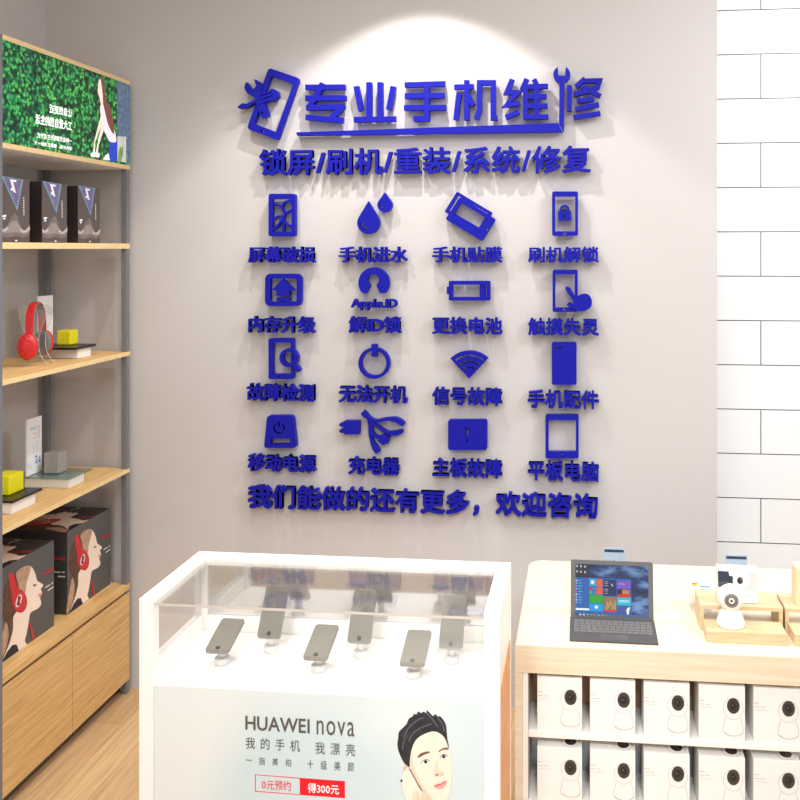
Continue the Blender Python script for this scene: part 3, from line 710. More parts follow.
# headphone cartons
def hp_box():
    s = .290
    t = thing('headphone_carton', 'x', 'box', (-1.79, 2.976, .4175), 0, 'headphone cartons on the cabinet')
    o = MB().box(-.250, 0, 0, s, 0, s, .0008).build('carton', [M['boxgrey'], mat('black_carton_side', (62, 60, 59), .6)], t, False)
    for p in o.data.polygons:
        if p.normal.x < .5: p.material_index = 1
    def art(f3, N, shrink=1.0):
        P = Print(f3, N)
        # traced on the right carton: pixel -> (along, up) of the +X face
        def G(x, y):
            yy, zz = on_x(60 + x / 6.667, 500 + y / 6.667, -1.79); return (yy - 2.976, min(max(zz - .4175, .001), .289))
        Q = lambda pts: [[G(x, y) for x, y in pts]]
        P.shape(Q(smooth([(150, 215), (110, 260), (80, 300), (63, 380), (62, 460), (76, 518), (62, 610), (46, 700), (42, 766), (62, 740), (80, 690), (104, 620), (112, 560), (122, 500), (165, 460), (200, 330), (212, 215), (180, 195)], 3)), M['hairb'])
        P.shape(Q(smooth([(78, 520), (62, 610), (46, 700), (42, 764), (62, 735), (84, 670), (98, 600), (92, 540)], 2)), M['hairl'])
        P.shape(Q(smooth([(212, 200), (235, 240), (246, 285), (262, 300), (279, 316), (266, 338), (272, 362), (262, 388), (268, 425), (250, 452), (212, 474), (203, 520), (192, 590), (182, 640), (196, 668), (150, 706), (120, 720), (90, 742), (62, 762), (80, 700), (102, 640), (120, 560), (122, 490), (150, 440), (178, 330), (192, 250)], 3)), M['skin2'])
        P.shape(Q(smooth([(135, 235), (172, 200), (212, 196), (206, 240), (190, 300), (184, 350), (155, 345), (146, 290)], 3)), M['hairl'])
        P.shape(Q([(60, 762), (88, 694), (116, 656), (138, 654), (150, 690), (164, 690), (110, 728)]), M['navy'])
        P.shape(Q([(94, 242), (118, 226), (152, 352), (140, 400), (118, 404)]), M['redprint'])
        P.shape(Q(ell(154, 400, 39, 70, 24, -.1)), M['redprint']); P.shape(Q(ell(164, 396, 25, 56, 20, -.1)), M['red'])
        P.shape(Q(poly(ell(149, 398, 11, 36, 16, .25) + [ell(149, 398, 11, 36, 16, .25)[0]], 6)), M['p_lgrey']); P.shape(Q(ell(149, 382, 5, 12, 12)), M['p_black']); P.shape(Q(ell(150, 416, 5, 10, 12)), M['p_black'])
        P.shape(Q(poly([(205, 530), (216, 580), (227, 636)], [5, 10, 11])), M['redprint'])
        P.shape(Q(ell(232, 312, 9, 5, 12)), M['hairb']); P.shape(Q([(252, 362), (270, 362), (272, 370), (262, 376), (266, 388), (254, 382)]), M['lip2'])
        # writing
        a0, bt = G(276, 244); _, bb = G(276, 262); a1, be = G(331, 213)
        P.text('BINGLE', a0, a1, bb, bt, M['redprint'], .04, be - bt)
        for (x0, y0, x1, y1) in ((286, 332, 312, 316), (300, 350, 330, 330), (318, 312, 328, 305)): P.shape([[G(x0, y0 - 4), G(x1, y1 - 4), G(x1, y1 + 4), G(x0, y0 + 4)]], M['p_lgrey'])
        return P
    B = Vector(t.location)
    art(lambda a, b: B + Vector((0, a, b)), (1, 0, 0)).build('printed_front', o)
    art(lambda a, b: B + Vector((-(.250) * (1 - a / s), 0, b)), (0, -1, 0)).build('printed_side', o)
    art(lambda a, b: B + Vector((-(.250) * (b / s), a, s)), (0, 0, 1)).build('printed_top', o)
    return t
a = hp_box(); a['label'] = 'charcoal headphone carton printed with a woman, far one beside the end of the shelf'
b = copy_tree(a, label='charcoal headphone carton printed with a woman, near one by the front left post'); b.location = (-1.784, 2.597, .4175)

def shelf_goods():
    g1 = 'white cartons under display units'
    def carton(x0, x1, y0, y1, z0, z1, lab): o = box('white_carton', x0, x1, y0, y1, z0, z1, M['white_card'], None, .001); return tag(o, lab, 'box', g1)
    def cube(name, x0, x1, y0, y1, z, h, m, lab):
        t = thing(name, lab, 'speaker', ((x0 + x1) / 2, (y0 + y1) / 2, z))
        box('body', x0, x1, y0, y1, z + .0005, z + h, m, t, .003)
        box('grille', x1 - .0005, x1 + .0006, y0 + .006, y1 - .006, z + .008, z + h - .007, m, t)
        return t
    carton(-1.97, -1.797, 3.053, 3.14, 1.3045, 1.337, 'flat white carton under the black slab beside the red headphones')
    tag(box('black_tablet', -1.975, -1.787, 3.02, 3.16, 1.3375, 1.3465, M['black'], None, .003), 'flat black tablet carrying a yellow cube beside the headphones', 'tablet')
    cube('cube_speaker', -1.903, -1.853, 3.098, 3.152, 1.3465, .053, M['yellow'], 'small yellow cube speaker beside the red headphones')
    carton(-1.955, -1.79, 2.985, 3.082, .8575, .890, 'flat white carton under the glass slab and silver cube')
    tag(box('glass_slab', -1.99, -1.775, 2.968, 3.11, .8905, .897, M['greenglass'], None, .001), 'greenish glass slab carrying a silver cube and an information card', 'glass plate')
    cube('cube_speaker', -1.905, -1.85, 3.02, 3.075, .8972, .073, M['silver'], 'silver grey cube speaker on the glass slab')
    carton(-1.955, -1.795, 2.675, 2.80, .8575, .893, 'flat white carton under the black slab by the front left post')
    tag(box('black_tablet', -1.97, -1.785, 2.665, 2.825, .8935, .9015, M['black'], None, .003), 'flat black tablet carrying the yellow cube near the front left post', 'tablet')
    cube('cube_speaker', -1.90, -1.836, 2.722, 2.80, .9017, .062, M['yellow'], 'larger yellow cube speaker near the front left post, half cut by the frame')
    # cards
    def card(Y0, Y1, X, z, h, lab, printed):
        t = thing('information_card', lab, 'sign', (X, (Y0 + Y1) / 2, z))
        box('acrylic_sleeve', X - .006, X, Y0, Y1, z + .0004, z + h, M['white_card'], t, .001)
        f3 = lambda a, b: Vector((X, Y0 + a * (Y1 - Y0), z + b * h)); P = Print(f3, (1, 0, 0))
        P.shape([[(.03, .01), (.97, .01), (.97, .99), (.03, .99)]], mat('paper_white', (250, 250, 252), .4))
        if printed:
            cy = mat('print_cyan', (168, 218, 236), .6); bl = mat('print_blue_ink', (110, 130, 225), .6); pk = mat('print_pink', (230, 200, 210), .6)
            for k in range(5): P.shape([[(.2 + k * .09, .79), (.26 + k * .09, .79), (.26 + k * .09, .84), (.2 + k * .09, .84)]], cy)
            P.shape([[(.4, .71), (.64, .71), (.64, .725), (.4, .725)]], pk); P.shape([[(.35, .64), (.64, .64), (.64, .65), (.35, .65)]], pk)
            P.shape([[(.40, .36), (.42, .36), (.42, .52), (.40, .52)]], M['p_grey']); P.shape([[(.64, .40), (.66, .40), (.66, .56), (.64, .56)]], M['p_grey']); P.shape([[(.76, .62), (.8, .62), (.8, .84), (.76, .84)]], M['p_grey'])
            P.shape([poly([(.5, .3), (.62, .31), (.64, .24), (.52, .2), (.66, .19)], .03)], bl); P.shape([poly([(.72, .2), (.86, .21), (.8, .29)], .03)], bl); P.shape([poly([(.08, .14), (.1, .24)], .02)], bl)
            P.shape([poly([(.2, .12), (.24, .2), (.26, .12)], .02)], pk)
        P.build('printed_sheet', t)
    card(2.968, 3.056, -1.935, .8975, .20, 'white upright information card on the glass slab', True)
    card(3.035, 3.125, -1.935, 1.347, .18, 'plain white upright information card behind the red headphones', False)
shelf_goods()

def headphones():
    cx, cy, z0 = -1.853, 2.892, 1.3045
    st = thing('headphone_stand', 'clear acrylic headphone stand on the middle shelf', 'stand', (cx, cy, z0))
    def sheet(y, name):
        half = [(.043, 0), (.040, .012), (.026, .035), (.020, .07), (.022, .105), (.032, .13), (.040, .15), (.043, .172), (.041, .192), (.030, .199), (.016, .200), (.008, .185)]
        loop = [(a, b) for a, b in half] + [(-a, b) for a, b in half[::-1]]
        loop = smooth(loop, 2)
        mb = MB(); mb.prism([loop], (cx, y + .002, z0 + .0003), (1, 0, 0), (0, 0, 1), (0, -1, 0), .0035)
        o = mb.build(name, [M['acrylic'], M['acrylic_edge']], st)
        for p in o.data.polygons:
            if abs(p.normal.y) < .5: p.material_index = 1
    sheet(cy - .030, 'acrylic_sheet'); sheet(cy + .030, 'acrylic_sheet')
    mb = MB(); prof = [(-.028, .190), (-.016, .1945), (0, .196), (.016, .1945), (.028, .190)]
    for (a, b), (c_, d) in zip(prof, prof[1:]): mb.prism([[(a, b), (c_, d), (c_, d + .003), (a, b + .003)]], (cx - .012, cy, z0), (0, 1, 0), (0, 0, 1), (1, 0, 0), .024)
    mb.build('saddle', M['acrylic'], st)
    hp = thing('headphones', 'glossy red over-ear headphones hanging on a clear acrylic stand', 'headphones', (cx, cy, z0))
    # band: arc in the YZ plane, flat section across X
    R0, top = .055, .2035
    import math as m_
    pts = []
    for k in range(25):
        a = m_.radians(-8 + 196 * k / 24)
        pts.append((R0 * m_.cos(a), top - .058 + .060 * m_.sin(a)))
    pts = [(.062, .075)] + pts + [(-.062, .075)]
    def strip(name, w, t0, t1, m, i0=0, i1=None):
        mb = MB(); P = pts[i0:i1]; ring = []
        for i, (a, b) in enumerate(P):
            p0, p1 = P[max(i - 1, 0)], P[min(i + 1, len(P) - 1)]; d = Vector((p1[0] - p0[0], p1[1] - p0[1])).normalized(); n = Vector((d.y, -d.x))
            q = []
            for dx, dn in ((-w, t0), (-w * .8, t1), (w * .8, t1), (w, t0)):
                q.append(mb.bm.verts.new((cx + dx, cy + a + n.x * dn, z0 + b + n.y * dn)))
            ring.append(q)
        for A_, B_ in zip(ring, ring[1:]):
            for k in range(4): mb.bm.faces.new((A_[k], A_[(k + 1) % 4], B_[(k + 1) % 4], B_[k]))
        mb.bm.faces.new(ring[0]); mb.bm.faces.new(ring[-1][::-1])
        for f in mb.bm.faces: f.smooth = False
        mb.recalc = True; o = mb.build(name, m, hp); return o
    strip('headband', .013, .0005, .0065, M['red'])
    strip('band_cushion', .011, -.004, .0, M['padgrey'], 5, 22)
    for s in (-1, 1):
        c0 = Vector((cx, cy + s * .062, z0 + .066)); mt = Matrix.Rotation(-s * PI / 2, 4, 'X')
        mb = MB(); sc = Matrix.Diagonal((.92, 1.25, 1, 1))
        mb.lathe([(.030, -.004), (.036, .002), (.036, .010), (.030, .018), (.018, .0215), (.006, .022)], c0, 32, mt @ sc)
        cup = mb.build('ear_cup', M['red'], hp)
        mb = MB(); mb.lathe([(.020, -.015), (.030, -.0145), (.034, -.011), (.034, -.005), (.030, -.004)], c0, 32, mt @ sc); mb.build('ear_pad', M['padgrey'], hp)
        mb = MB(); mb.lathe([(.014, .0215), (.0135, .0228), (.011, .0232)], c0, 24, mt @ sc); mb.build('cap', M['redprint'], cup)
    hp.rotation_euler.z = .2; st.rotation_euler.z = .2
headphones()

# ------------------------------------------------------------------ GLASS SHOWCASE
CX0, CX1, CY0, CY1, CT, CF = -.942, -.168, 1.836, 2.140, .950, .767
def showcase():
    t = thing('glass_showcase', 'white framed glass showcase counter with phones inside and a phone advert on its front', 'display case', ((CX0 + CX1) / 2, (CY0 + CY1) / 2, 0))
    w = .032; m = M['white']
    for x in (CX0, CX1 - w):
        for y in (CY0, CY1 - w * .8): box('post', x, x + w, y, y + w * .8, 0, CT - .0225, m, t, .0008)
    for x in (CX0, CX1 - w): box('top_rail', x, x + w, CY0, CY1, CT - .022, CT, m, t, .0008)
    box('top_rail', CX0 + w + .0004, CX1 - w - .0004, CY1 - w, CY1, CT - .022, CT, m, t, .0008)
    MB().box(CX0 + w + .0005, CX1 - w - .0005, CY0 + .0121, CY1 - .03, CF - .008, CF).box(CX0 + .018, CX0 + w + .0004, CY0 + w * .8 + .001, CY1 - w * .8 - .001, CF - .0029, CF).build('display_floor', m, t)
    box('back_rail', CX0 + w + .0005, CX1 - w - .0005, CY1 - .028, CY1 - .006, CF - .015, CF + .036, m, t, .001)
    # panes
    g = MB().box(CX0 + w + .001, CX1 - w - .001, CY0 + .0005, CY1 - w - .001, CT - .0135, CT - .008).build('top_pane', [M['glass_top'], M['glass_edge']], t)
    for p in g.data.polygons:
        if p.normal.y < -.9: p.material_index = 1
    box('back_pane', CX0 + w + .001, CX1 - w - .001, CY1 - .020, CY1 - .015, CF + .0365, CT - .0225, M['glass_back'], t)
    box('side_pane', CX0 + .012, CX0 + .017, CY0 + w * .8 + .001, CY1 - w * .8 - .001, CF + .0365, CT - .0225, M['glass'], t)
    box('side_panel', CX1 - .02, CX1 - .002, CY0 + w * .8 + .001, CY1 - w * .8 - .001, CF + .01, CT - .0225, m, t)
    # lower body
    box('cabinet_body', CX0 + w + .001, CX1 - w - .001, CY0 + .012, CY1 - .03, .05, CF - .0085, m, t)
    box('side_panel', CX0 + .002, CX0 + .02, CY0 + w * .8 + .001, CY1 - w * .8 - .001, .05, CF - .003, m, t)
    sp = box('side_panel', CX1 - .016, CX1 - .0005, CY0 + w * .8 + .001, CY1 - .001, .03, CF + .0095, M['oak_dark'], t); sp['label'] = 'orange wood side panel'
    pn = box('advert_panel', CX0 + w + .0005, CX1 - w - .0005, CY0 + .003, CY0 + .0115, .05, CF - .0015, M['poster'], t)
    box('side_rail', CX0 + .0005, CX0 + .024, CY0 + w * .8 + .001, CY1 - w * .8 - .001, CF + .0005, CF + .036, m, t, .0008)
    Yp = CY0 + .003; f3 = lambda a, b: Vector((a, Yp, b)); U = TR(220, 690, 4)
    def tx(s, x0, x1, yt, yb, m_, off, track=0):
        X0, Zt = on_y(*U(x0, yt), Yp); X1, _ = on_y(*U(x1, yt), Yp); _, Zb = on_y(*U(x0, yb), Yp); P = Print(f3, (0, -1, 0)); P.k = 6; P.text(s, X0, X1, Zb, Zt, m_, off, 0, False, track); P.build('printed_line', pn)
    tx('HUAWEI', 103, 358, 102, 157, M['p_text'], .014, .02); tx('nova', 387, 538, 119.5, 177, M['p_text'], -.004, .06)
    tx('我的手机', 103, 320, 187, 233, M['p_text'], -.004, .45); tx('我漂亮', 382, 540, 206, 254, M['p_text'], -.004, .5)
    tx('一指美拍', 104, 285, 264, 294, M['p_text'], -.004, 1.05); tx('十级美颜', 350, 536, 277, 314, M['p_text'], -.004, 1.05)
    rect = lambda x0, x1, yt, yb, dy: [on_y(*U(x0, yt), Yp), on_y(*U(x1, yt + dy), Yp), on_y(*U(x1, yb + dy), Yp), on_y(*U(x0, yb), Yp)]
    P = Print(f3, (0, -1, 0)); P.shape([rect(140, 322, 337, 406, 14), rect(143, 319, 340, 403, 14)], M['redbright']); P.shape([rect(320, 500, 351, 419, 13)], M['redbright']); P.build('printed_buttons', pn)
    tx('0元预约', 168, 284, 357, 395, M['redbright'], 0); tx('得300元', 352, 476, 371, 409, M['p_white'], .02)
    P = Print(f3, (0, -1, 0)); V = TR(390, 700, 8); Q = lambda pts: [[on_y(*V(x, y), Yp) for x, y in pts]]
    sk, s2, s3 = M['skin'], M['skin2'], M['skin3']
    # shoulders and neck carry on below
    P.shape(Q(smooth([(150, 1010), (260, 930), (330, 900), (430, 900), (520, 940), (640, 1000), (660, 1300), (60, 1300), (90, 1100)], 3)), M['p_white'])
    P.shape(Q([(285, 760), (450, 760), (440, 930), (380, 980), (300, 930)]), sk)
    P.shape(Q(smooth([(120, 510), (85, 450), (60, 370), (66, 300), (75, 250), (130, 195), (150, 150), (182, 128), (190, 112), (215, 112), (222, 92), (250, 102), (270, 92), (292, 104), (294, 80), (325, 108), (345, 128), (362, 112), (385, 132), (400, 128), (425, 155), (450, 205), (458, 300), (470, 378), (440, 400), (300, 380), (200, 440), (160, 530)], 3)), M['hairk'])
    for pts in ([(110, 300), (150, 220), (220, 160), (270, 140)], [(150, 330), (190, 260), (260, 215), (330, 190)], [(290, 100), (340, 150), (380, 210)], [(100, 400), (110, 330), (140, 280)], [(380, 135), (420, 190), (435, 250)]):
        P.shape(Q(poly(smooth(pts, 3, False), 9)), M['hairk2'])
    P.shape(Q(smooth([(165, 440), (185, 362), (215, 310), (270, 272), (350, 248), (415, 275), (452, 330), (468, 390), (488, 450), (495, 560), (488, 680), (470, 770), (430, 822), (380, 828), (320, 790), (250, 700), (190, 600), (160, 525)], 3)), s2)
    P.shape(Q(smooth([(165, 440), (175, 430), (190, 520), (240, 640), (320, 760), (380, 826), (320, 792), (250, 702), (190, 602), (160, 525)], 3)), sk)
    P.shape(Q(ell(128, 548, 20, 32, 16)), s3)
    P.shape(Q(smooth([(218, 455), (248, 420), (305, 406), (322, 418), (285, 432), (232, 458)], 3)), M['hairl']); P.shape(Q(smooth([(388, 406), (430, 378), (468, 376), (462, 396), (425, 396), (395, 412)], 3)), M['hairl'])
    P.shape(Q(smooth([(225, 450), (250, 424), (305, 410), (316, 416), (280, 428), (235, 452)], 3)), M['p_text']); P.shape(Q(smooth([(392, 402), (430, 382), (465, 380), (460, 390), (425, 392), (398, 406)], 3)), M['p_text'])
    for ex, ey, r in ((285, 490, 34), (430, 448, 28)):
        P.shape(Q(smooth([(ex - r, ey + 10), (ex - r * .3, ey - 13), (ex + r * .6, ey - 13), (ex + r, ey - 2), (ex + r * .4, ey + 10), (ex - r * .4, ey + 14)], 3)), M['p_white'])
        P.shape(Q(ell(ex + 2, ey - 1, 14, 13, 16)), M['p_black'])
        P.shape(Q(poly(smooth([(ex - r - 2, ey + 10), (ex - r * .3, ey - 15), (ex + r * .6, ey - 16), (ex + r + 4, ey - 4)], 3, False), 5)), M['p_black'])
    P.shape(Q(smooth([(350, 570), (360, 540), (372, 480), (382, 480), (384, 550), (425, 565), (428, 590), (405, 598), (375, 606), (352, 592)], 3)), sk)
    P.shape(Q(ell(378, 592, 13, 6, 12, -.3)), M['p_text']); P.shape(Q(ell(417, 584, 9, 4, 12, -.3)), s3)
    P.shape(Q(smooth([(350, 684), (385, 664), (405, 662), (430, 646), (456, 640), (440, 666), (410, 676), (375, 686)], 3)), M['lip']); P.shape(Q(smooth([(355, 686), (400, 676), (452, 650), (438, 682), (405, 700), (375, 696)], 3)), M['lip2'])
    P.shape(Q(smooth([(98, 600), (128, 545), (160, 545), (250, 712), (300, 812), (270, 980), (210, 1000), (120, 760), (95, 640)], 2)), M['skin2'])
    P.shape(Q([(152, 540), (164, 545), (262, 722), (250, 716)]), M['p_text']); P.shape(Q(ell(95, 637, 9, 11, 12)), M['p_black'])
    P.shape(Q(smooth([(180, 790), (195, 725), (225, 720), (240, 760), (262, 722), (290, 740), (300, 800), (330, 900), (310, 1010), (180, 1010), (150, 880)], 3)), sk)
    P.shape(Q(poly([(228, 735), (222, 800), (230, 840)], 5)), s3); P.shape(Q(poly([(270, 750), (262, 800), (268, 850)], 5)), s3)
    P.build('printed_portrait', pn)
showcase()

def shop_phones():
    # built flat round the origin, then tipped on its stand
    def phone(loc, tilt, lab, L, rz=0):
        t = thing('display_phone', lab, 'phone', loc, rz, 'demo phones in the showcase')
        t.rotation_euler = (math.radians(tilt), 0, rz)
        mb = MB(); mb.prism([rrect(-.027, 0, .027, L, .007)], (0, 0, 0), (1, 0, 0), (0, 1, 0), (0, 0, 1), .007); mb.build('body', M['shell'], t, False)
        mb = MB(); mb.prism([rrect(-.0262, .0014, .0262, L - .0012, .006)], (0, 0, .0072), (1, 0, 0), (0, 1, 0), (0, 0, 1), .0006); mb.build('screen', M['phone_face'], t, False)
        mb = MB(); mb.prism([ell(0, .0105, .0052, .0052, 20)], (0, 0, .0079), (1, 0, 0), (0, 1, 0), (0, 0, 1), .0005); mb.build('home_button', M['home'], t, False)
        return t
    def stand(x, y, h, lab):
        t = thing('phone_stand', lab, 'stand', (x, y, CF), 0, 'phone stands in the showcase')
        MB().lathe([(.0165, .0006), (.017, .002), (.017, .0125), (.0155, .014)], n=32).build('base', M['phone_body'], t, False)
        MB().lathe([(.008, .0145), (.008, h - .006), (.013, h)], n=24).build('stem', M['white'], t, False)
        return t
    spots = [((-.804, 1.950), 'front', 'left end'), ((-.579, 1.940), 'front', 'middle'), ((-.365, 1.934), 'front', 'right end'),
             ((-.716, 2.022), 'back', 'left end'), ((-.503, 2.018), 'back', 'middle'), ((-.292, 2.012), 'back', 'right end')]
    for (x, y), row, pos in spots:
        k = row == 'front'; tilt = 17 if k else 56; h = .047 if k else .044
        stand(x, y, h, 'small white round phone stand in the %s row, %s' % (row, pos))
        c, s = math.cos(math.radians(tilt)), math.sin(math.radians(tilt)); off = .045 if k else .03
        # underside meets the stem top at distance off from the lower edge
        z = CF + h + .004 - off * s + (.013 * s if not k else .006 * s); yy = y - off * c
        phone((x + (.004 if k else 0), yy, z), tilt, '%s demo phone with blank grey screen in the %s row, %s' % ('low slanted' if k else 'steeply raised', row, pos), .106 if k else .116)
shop_phones()

# ------------------------------------------------------------------ WOOD COUNTER
WX0, WX1, WY0, WY1, WT = -.160, 1.10, 2.159, 2.745, .750
def counter():
    t = thing('wooden_counter', 'pale wooden display counter with rounded end and white shelves of camera boxes', 'counter', ((WX0 + WX1) / 2, (WY0 + WY1) / 2, 0))
    m = M['counter']; r = .03
    mb = MB(); mb.prism([[(WX0, WY0)] + [(WX1, WY0), (WX1, WY1)] + arc(WX0 + .045, WY1 - .045, .045, 90, 180, 8)], (0, 0, WT - .07), (1, 0, 0), (0, 1, 0), (0, 0, 1), .07)
    bm = mb.bm
    es = [e for e in bm.edges if all(abs(v.co.z - WT) < 1e-5 for v in e.verts) and len(e.link_faces) == 2 and any(abs(f.normal.z) < .5 for f in e.link_faces)]
    for f in bm.faces: f.normal_update()
    es = [e for e in bm.edges if all(abs(v.co.z - WT) < 1e-5 for v in e.verts) and len(e.link_faces) == 2 and any(abs(f.normal.z) < .5 for f in e.link_faces)]
    bmesh.ops.bevel(bm, geom=es, offset=.006, segments=4, profile=.5, affect='EDGES')
    mb.build('worktop', m, t)
    zt = WT - .0705
    box('end_panel', WX0, WX0 + .0175, WY0, WY1 - .02, 0, zt, m, t)
    box('end_panel', WX1 - .0175, WX1, WY0, WY1 - .02, 0, zt, m, t)
    box('liner', WX0 + .018, WX0 + .031, WY0 + .004, WY0 + .36, .05, zt, M['white'], t)
    for z in (.524, .356): box('shelf', WX0 + .0315, WX1 - .018, WY0 + .004, WY0 + .36, z, z + .0158, M['white'], t, .001)
    box('back_panel', WX0 + .0315, WX1 - .018, WY0 + .141, WY0 + .152, .5401, zt, M['brownback'], t)
    box('back_panel', WX0 + .0315, WX1 - .018, WY0 + .141, WY0 + .152, .05, .5235, M['mirror'], t)
    box('plinth', WX0 + .018, WX1 - .018, WY0 + .03, WY1 - .04, 0, .05, m, t)
counter()

def cam_boxes():
    W, D, Hh = .107, .10, .1295
    t = thing('camera_carton', 'x', 'box', (-.107, WY0 + .006, .5402), 0, 'white camera cartons on the counter shelves')
    o = MB().box(0, W, 0, D, 0, Hh, .001).build('carton', M['white_card'], t, False)
    B = Vector(t.location); f3 = lambda a, b: B + Vector((a, 0, b)); P = Print(f3, (0, -1, 0))
    # traced from the second crop: box spans 75..338 x, 70..400 y
    G = lambda x, y: ((x - 75) / 263 * W, Hh - (y - 70) / 330 * Hh); Q = lambda pts: [[G(*p) for p in pts]]
    P.shape([[G(*p) for p in ell(270, 205, 57, 66)], [G(*p) for p in ell(270, 205, 54, 63)]], M['p_grey'])
    P.shape(Q(poly(smooth([(228, 256), (216, 310), (214, 345), (240, 364), (275, 368), (310, 360), (328, 340), (324, 300), (312, 256)], 3, False), 3)), M['p_grey'])
    P.shape(Q(poly(smooth([(218, 345), (245, 363), (275, 367), (310, 359), (326, 342)], 3, False), 4)), M['p_grey'])
    P.shape(Q(ell(271, 187, 36, 47)), M['lens']); P.shape(Q(ell(271, 187, 20, 26)), M['p_black']); P.shape(Q(ell(270, 186, 9, 11)), M['lens3']); P.shape(Q(ell(267, 184, 3, 4, 10)), M['lens2'])
    for x0, x1, y, h in ((76, 106, 162, 4), (80, 108, 184, 4), (116, 138, 184, 4), (84, 160, 203, 2)):
        P.shape(Q([(x0, y - h / 2), (x1, y - h / 2), (x1, y + h / 2), (x0, y + h / 2)]), M['p_grey'])
    P.build('printed_front', o)
    P = Print(lambda a, b: B + Vector((a, b, Hh)), (0, 0, 1)); U = lambda pts: [[((x - 75) / 263 * W, y) for x, y in pts]]
    P.shape([[((x - 75) / 263 * W, y) for x, y in ell(270, .028, 57, .024)], [((x - 75) / 263 * W, y) for x, y in ell(270, .028, 54, .0225)]], M['p_grey']); P.shape(U(ell(270, .03, 34, .017)), M['lens'])
    P.build('printed_top', o)
    pos = ['far left', 'second from left', 'third from left', 'second from right', 'far right']
    xs = [-.107, .019, .146, .274, .400]
    for r in range(2):
        for i, x in enumerate(xs):
            lab = 'white camera carton with round lens picture, %s shelf, %s' % ('upper' if r == 0 else 'lower', pos[i])
            c = t if (r == 0 and i == 0) else copy_tree(t)
            c['label'] = lab; c.location = (x, WY0 + .006, .5402 - .168 * r)
cam_boxes()

